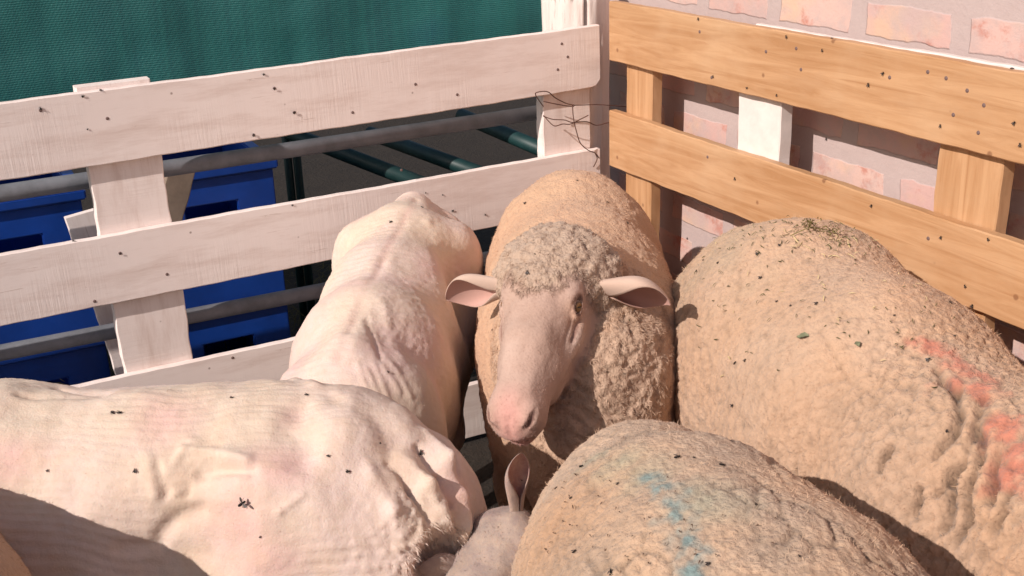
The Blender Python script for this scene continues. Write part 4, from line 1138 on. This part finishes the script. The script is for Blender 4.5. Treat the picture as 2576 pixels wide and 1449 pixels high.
# ---- G: woolly sheep at the lower left edge, mostly outside the picture
def sheep_G():
    B = Body((-.742, .98), (.25, -1))
    H = Head(tuple(B.W((.62, 0, .86))), (.25, -1), R(40))
    tr = [(-.30, 0, .58, .16, .20, .18), (-.1, 0, .59, .20, .23, .22), (.22, 0, .58, .19, .23, .22), (.34, 0, .57, .15, .19, .2)]
    nk = [(.3, 0, .66, .13, .15, .17), (.46, 0, .76, .09, .1, .12), (.60, 0, .82, .08, .08, .09)]
    def wv(Q): return smin(smin(sweep(Q, tr, k=.09), ell(Q, (-.34, 0, .57), (.10, .13, .15)), .07), sweep(Q, nk, k=.04), .06)
    def f(P):
        P = P.astype(np.float32); Q = B.L(P)
        return smin(smin(wv(Q), B.legs(Q, -.30, .24, .12, .43), .05), gen_head(P, H), .02)
    def disp(P, g):
        k1, k2 = cells(P, 60, 3); return (np.clip(k2 - k1, 0, .5) - .2) * .004 + noise(P, 8, 3) * .006
    def colour(P, g): return lerp(C_TAN, C_PALE, fbm(P, 7, 3, 3) + .4), np.ones(len(P), np.float32)
    ob, V, Nn, t, wl_ = build_sheep('tan woolly sheep only just entering the picture at the lower left corner', f, (-1.15, .1, 0), (-.3, 1.42, 1.0), .007, disp, colour, M_WOOL,
        extra=[(e[0], e[1], e[2], (.66, .46, .36), (.78, .40, .36)) for e in (H.ear(1), H.ear(-1))])
    blades_mesh('fleece', [add_blades(V, Nn, t, wl_, 12000, .006, .0004, vis(V, Nn), (0, 0, -1), .5, 41)], M_WOOL, ob)

# ---- E: shorn sheep down in the gap, only its head and one ear in view
def sheep_E():
    B = Body((-.090, .93), (.10, 1))
    H = Head((-.040, 1.40, .612), (-.10, 1), R(55), R(25), .86)
    tr = [(-.26, 0, .38, .09, .13, .13), (0, 0, .38, .10, .135, .14), (.22, 0, .38, .09, .13, .14)]
    nk = [(.20, 0, .42, .07, .10, .10), (.34, 0, .49, .06, .06, .08), (.43, 0, .535, .055, .05, .06)]
    def f(P):
        P = P.astype(np.float32); Q = B.L(P)
        d = smin(sweep(Q, tr, k=.06), sweep(Q, nk, k=.05), .06)
        return smin(smin(d, B.legs(Q, -.24, .20, .07, .30, .6), .04), gen_head(P, H, False), .03)
    def disp(P, g): return fbm(P, 10, 3, 3) * .007 + fbm(P * A3(1, .5, 1), 40, 3, 2) * .0022
    def colour(P, g): return lerp(C_SH1 * .52, C_SHP * .46, fbm(P, 9, 3, 7) + .5) * (1 - .3 * np.clip(fbm(P, 18, 3, 5), 0, 1))[:, None], np.full(len(P), .4, np.float32)  # shorn tones darkened, ears too: the gap's shade is put into the colour
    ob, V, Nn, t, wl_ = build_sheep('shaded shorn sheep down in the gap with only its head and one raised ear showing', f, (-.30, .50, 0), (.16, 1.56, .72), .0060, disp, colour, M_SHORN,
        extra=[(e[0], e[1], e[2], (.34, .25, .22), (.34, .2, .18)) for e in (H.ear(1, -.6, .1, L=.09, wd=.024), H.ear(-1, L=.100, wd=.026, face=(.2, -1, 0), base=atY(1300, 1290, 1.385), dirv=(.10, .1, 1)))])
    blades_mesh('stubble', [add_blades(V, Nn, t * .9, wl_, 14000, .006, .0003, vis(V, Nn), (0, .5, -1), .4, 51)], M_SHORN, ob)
sheep_A(); sheep_F(); sheep_D(); sheep_B(); sheep_C(); sheep_G(); sheep_E()
# ------------------------------------------------------------------ flies, hay bits and other small things on the surfaces
bpy.context.view_layer.update()
DG = bpy.context.evaluated_depsgraph_get()
def hit(x, y):
    d = Vector(ray(x, y)).normalized()
    ok, p, n, i, o, _ = scene.ray_cast(DG, Vector(CAM), d)
    if ok and n.dot(d) > 0: n = -n
    return (p, n, o) if ok else (None, None, None)
def host(o):
    while o is not None and o.parent is not None: o = o.parent
    return o
def fly_meshes():
    V, Fc = [], []
    def blob(c, r, nu=10, nv=7):
        b = len(V)
        for j in range(nv + 1):
            t = math.pi * j / nv
            for i in range(nu):
                a = 2 * math.pi * i / nu
                V.append((c[0] + r[0] * math.cos(t), c[1] + r[1] * math.sin(t) * math.cos(a), c[2] + r[2] * math.sin(t) * math.sin(a)))
        for j in range(nv):
            for i in range(nu):
                k = (i + 1) % nu; Fc.append((b + j * nu + i, b + j * nu + k, b + (j + 1) * nu + k, b + (j + 1) * nu + i))
    blob((.0038, 0, .0014), (.0009, .0011, .0009)); blob((.0018, 0, .0016), (.0016, .0012, .0012)); blob((-.0012, 0, .0015), (.0024, .0014, .0012))
    for sg in (-1, 1):
        for k in range(3):
            x = .0028 - .0012 * k
            P = [(x, sg * .0009, .0013), (x + (.0008 - .0008 * k), sg * .0024, .0018), (x + (.0014 - .0014 * k), sg * .0032, .0001)]
            v, f = tube('', P, .00018, None, None, 4, obj=False); b = len(V); V.extend([tuple(q) for q in v]); Fc.extend([tuple(i + b for i in q) for q in f])
    body = world_mesh('body', V, Fc); body.materials.append(M_FLY)
    W, G = [], []
    for i in range(9):
        u = i / 8; w_ = .0011 * math.sin(math.pi * (u * .9 + .07)) ** .6
        W += [(-u * .0052, -w_ + .0, .0004 * u), (-u * .0052, w_, .0001 + .0004 * u)]
    G = [(2 * i, 2 * i + 2, 2 * i + 3, 2 * i + 1) for i in range(8)]
    wing = world_mesh('wing', W, G); wing.materials.append(M_WING)
    return body, wing
FB, FWG = fly_meshes()
HOSTS = {'A': ('small black fly on the woolly sheep in the corner', 'flies on the corner sheep'), 'F': ('small black fly on the wool of the big sheep by the orange fence', 'flies on the big woolly sheep'),
         'D': ('small black fly on the wool of the sheep nearest the camera', 'flies on the nearest sheep'), 'B': ('small black fly on the thin shorn sheep by the white fence', 'flies on the thin shorn sheep'),
         'C': ('small black fly on the shorn sheep lying across the lower left', 'flies on the lower left shorn sheep'), 'W': ('small black fly on the white painted fence', 'flies on the white fence'), 'O': ('small black fly on the orange fence boards', 'flies on the orange fence')}
HOSTS['C'] = ('small black fly on the pale shorn sheep at lower left', 'flies on the lower left shorn sheep')
FLIES = {'C': [(300, 1041, 1, .3), (284, 1040, 1, 2.2), (340, 1185, .9, 1.6), (874, 1187, .9, .2), (770, 995, .8, .1), (582, 1002, .7, .1), (120, 1184, .6, 1), (1058, 1138, 1.1, 1.5), (826, 1148, .7, 2.8), (655, 1350, .5, 1)],
         'B': [(983, 560, 1.1, 1), (1062, 523, .9, 2), (1138, 530, 1, .3), (975, 937, .7, 2), (955, 1115, .5, 0), (1070, 485, .6, 1)],
         'A': [(1321, 512, .9, .4), (1528, 510, .9, 1), (1578, 562, .8, 1.8), (1327, 686, 1.0, 1.6), (1452, 455, .6, .3), (1345, 640, .5, 0), (1240, 830, .6, .5)],
         'F': [(1806, 660, .9, .8), (1770, 655, .6, .3), (1753, 682, .6, 2), (1730, 600, .8, 1), (1850, 915, .9, .3), (1875, 908, .8, 1), (1843, 1020, .9, .2), (1954, 760, .7, .6), (2053, 765, .9, .7), (1912, 700, .9, .4), (1906, 640, 1, .3), (1960, 618, .8, 2), (2335, 905, 1, .4), (2380, 1085, .7, 1.2), (1990, 770, .7, 2.5), (2150, 655, .6, .4), (2400, 845, .7, .2), (2250, 795, .6, 1)],
         'D': [(1703, 1153, 1.1, .3), (1814, 1172, 1, .2), (1400, 1230, .7, 1.3), (1462, 1176, .8, .7), (1555, 1218, .6, .3), (1436, 1255, .6, 1.6), (1445, 1390, .8, 1), (1540, 1440, 1, 1), (1745, 1153, .5, 0), (1900, 1270, .6, .4), (1780, 1420, .8, .5), (2010, 1400, .5, 2)],
         'W': [(102, 273, 1, 2), (740, 283, 1.1, .4), (638, 340, 1, 1.8), (690, 223, .9, .4), (663, 187, .9, 0), (735, 516, .8, 0), (208, 242, 1, .2), (253, 228, .9, .5), (185, 608, .9, .2), (1113, 490, .6, 2), (1220, 540, .8, 2), (220, 325, .6, 1), (302, 638, .8, 0)],
         'O': [(1758, 48, 1, 1.5), (1980, 93, 1, 2.4), (2092, 98, .8, 0), (2070, 127, .9, 2.5), (2186, 214, 1.1, 1.5), (2222, 185, 1, .4), (2367, 317, .9, 1.5), (2552, 310, 1, .5), (1795, 193, .9, 1.6), (2545, 175, 1, 0), (2193, 518, .9, .6), (1850, 450, 1, 2), (2368, 598, .9, .8), (2488, 602, .9, 2.8), (2430, 720, .9, 2.8), (2080, 350, .9, 1.5), (1880, 221, .8, .2), (2447, 770, 1, .8), (2390, 763, .9, 1.5), (1955, 240, .8, 1.5), (2578 - 10, 365, 1, 1.5)]}
def put_fly(x, y, sc, ang, label, group, spread=.35, lift=0.0):
    p, n, o = hit(x, y)
    if p is None: return
    e = bpy.data.objects.new('fly', None); col.objects.link(e); e.empty_display_size = .005
    a = Vector(RT) * math.cos(ang) + Vector(UP) * math.sin(ang); a = (a - n * a.dot(n)).normalized()
    M = Matrix((a, n.cross(a), n)).transposed().to_4x4(); s_ = .85 * sc
    e.matrix_world = Matrix.Translation(p + n * (.0006 + lift)) @ M @ Matrix.Scale(s_, 4)
    tag(e, label, 'fly', group)
    b = bpy.data.objects.new('body', FB); col.objects.link(b); b.parent = e
    for sg in (-1, 1):
        w_ = bpy.data.objects.new('wing', FWG); col.objects.link(w_); w_.parent = e
        w_.matrix_local = Matrix.Translation((.0018, sg * .0008, .0028)) @ Matrix.Rotation(-sg * spread * (1 + .2 * sc), 4, 'Z') @ Matrix.Rotation(.12, 4, 'Y')
for k, L in FLIES.items():
    for x, y, sc, ang in L: put_fly(x, y, sc, ang, *HOSTS[k])
put_fly(612, 1266, 1.7, .6, 'largest fly with spread wings on the flank of the pale shorn sheep', None, 1.45, .004)

# chopped hay and seeds caught in the wool
def bits(name, label, spec, mt, seed):
    r = random.Random(seed); V, Fc = [], []
    for (x0, y0, sx, sy, cnt, lo_, hi_) in spec:
        for _ in range(cnt):
            x, y = r.gauss(x0, sx), r.gauss(y0, sy); p, n, o = hit(x, y)
            if p is None or host(o).get('category') != 'sheep': continue
            a = Vector((r.gauss(0, 1), r.gauss(0, 1), r.gauss(0, .6))); a = (a - n * a.dot(n)).normalized(); s_ = n.cross(a)
            L = r.uniform(lo_, hi_); w_ = r.uniform(.0004, .0009); k = len(V); q = p + n * r.uniform(.001, .003); bend = n * r.uniform(.001, .004) + s_ * r.gauss(0, L * .15)
            pts = [(q - a * L * .5, .3), (q - a * L * .15 + bend * .7, 1), (q + a * L * .2 + bend, .9), (q + a * L * .5, .2)]
            for c, f in pts: V.extend([tuple(c - s_ * w_ * f), tuple(c + s_ * w_ * f), tuple(c + n * w_ * 1.1 * f)])
            for i in range(3):
                for u, v in ((0, 1), (1, 2), (2, 0)): Fc.append((k + 3 * i + u, k + 3 * i + v, k + 3 * i + 3 + v, k + 3 * i + 3 + u))
    tag(link(name, world_mesh(name, V, Fc, False), mt), label, 'hay', kind='stuff')
bits('hay_bits', 'chopped green hay scattered over the back of the sheep beside the orange fence',
     [(2000, 575, 90, 26, 70, .004, .012), (2110, 610, 40, 22, 45, .004, .012), (1800, 640, 70, 45, 18, .004, .009), (2000, 740, 160, 90, 32, .004, .010), (2280, 830, 90, 60, 26, .004, .010), (1860, 800, 60, 60, 14, .005, .012)], simple('green_hay', (.13, .13, .055), .9, .1, .5, 40), 3)
bits('straw_bits', 'pale straw bits caught in the wool of the sheep beside the orange fence',
     [(2060, 610, 70, 25, 14, .010, .03), (2000, 760, 160, 120, 12, .006, .014), (2150, 700, 100, 70, 10, .006, .014)], simple('pale_straw', (.62, .50, .26), .8, .2), 5)
bits('dirt_bits', 'dark seeds and specks in the wool of the nearest sheep',
     [(1500, 1290, 130, 90, 34, .002, .005), (1800, 1330, 170, 80, 16, .002, .004), (1560, 1400, 120, 30, 12, .002, .004)], simple('dark_seed', (.12, .07, .045), .8, .2), 9)
def leaf(x, y, L, ang, label):
    p, n, o = hit(x, y)
    if p is None: return
    a = Vector(RT) * math.cos(ang) + Vector(UP) * math.sin(ang); a = (a - n * a.dot(n)).normalized(); s_ = n.cross(a); V, Fc = [], []
    for lay in (0, 1):
        for i in range(11):
            u = i / 10; w_ = L * .30 * math.sin(math.pi * min(u * 1.02, 1)) ** .75 + .0003
            for j in range(5):
                v = j / 4 * 2 - 1; V.append(tuple(p + n * (.003 + .0016 * abs(v) + .002 * math.sin(u * 5) - .0005 * lay) + a * L * (u - .5) + s_ * w_ * v * (1 + .12 * math.sin(u * 21))))
    for lay in (0, 55):
        for i in range(10):
            for j in range(4):
                k = lay + i * 5 + j; q = (k, k + 1, k + 6, k + 5); Fc.append(q if lay else q[::-1])
    tag(link('leaf', world_mesh('leaf', V, Fc), M_LEAF), label, 'leaf')
M_LEAF = simple('dull_green_leaf', (.24, .25, .15), .7, .3, .3, 80)
leaf(2020, 850, .018, 2.6, 'larger pale green leaf on the middle of the big woolly back')
leaf(2158, 869, .013, 1.9, 'smaller green leaf lying nearer the red paint on the wool')
# sprig of seed heads on the rump
def sprig():
    p, n, o = hit(2040, 585); p1, n1, _ = hit(1990, 600); p2, n2, _ = hit(2095, 590)
    if p is None or p1 is None or p2 is None: return
    t = empty('hay_sprig', tuple(p), 'dry grass sprig with seed heads on the rump by the orange fence', 'sprig')
    up = Vector((0, 0, 1)); m = simple('dry_sprig', (.22, .18, .07), .9, .1, .4, 60)
    tube('stem', [p1 + n * .006, p + n * .012, p2 + n * .008], .0008, m, t, 6)
    tube('stem', [p + n * .012, p + n * .02 + up * .006, p + up * .016 - Vector(RT) * .006], .0007, m, t, 6)
    r = random.Random(4)
    for c in (p + up * .016 - Vector(RT) * .006, p2 + n * .010, p + up * .01):
        V, Fc = [], []
        for _ in range(26):
            q = c + Vector((r.gauss(0, .007), r.gauss(0, .007), r.gauss(0, .004))); d = Vector((r.gauss(0, 1), r.gauss(0, 1), r.gauss(0, 1))).normalized() * .003; s_ = d.orthogonal().normalized() * .0012; k = len(V)
            V += [tuple(q - d), tuple(q + s_), tuple(q + d), tuple(q - s_), tuple(q + d.cross(s_).normalized() * .0012)]; Fc += [(k, k + 1, k + 4), (k + 1, k + 2, k + 4), (k + 2, k + 3, k + 4), (k + 3, k, k + 4), (k, k + 3, k + 2, k + 1)]
        link('seed_head', world_mesh('seed_head', V, Fc, False), m, t)
sprig()
def pin():
    b = onplane(2218, 690, CORNER, RN); tp = onplane(2227, 664, CORNER, RN) + RN * .012
    t = empty('loose_nail', tuple(b), 'bright bent nail standing out of the lower edge of the orange board', 'nail'); m = simple('bright_nail', (.75, .68, .6), .4, .5)
    tube('shank', [b, (b + tp) / 2 + RN * .004, tp], .0011, m, t, 8); tube('head', [tp, tp + (tp - b) / np.linalg.norm(tp - b) * .0016], .0026, m, t, 10)
pin()

if 0:
    for q in ((1170, 1180), (1175, 1230), (840, 1200), (1270, 1200)):
        p, n, o = hit(*q); print('HIT', q, p, host(o).get('label'), tuple(p) )
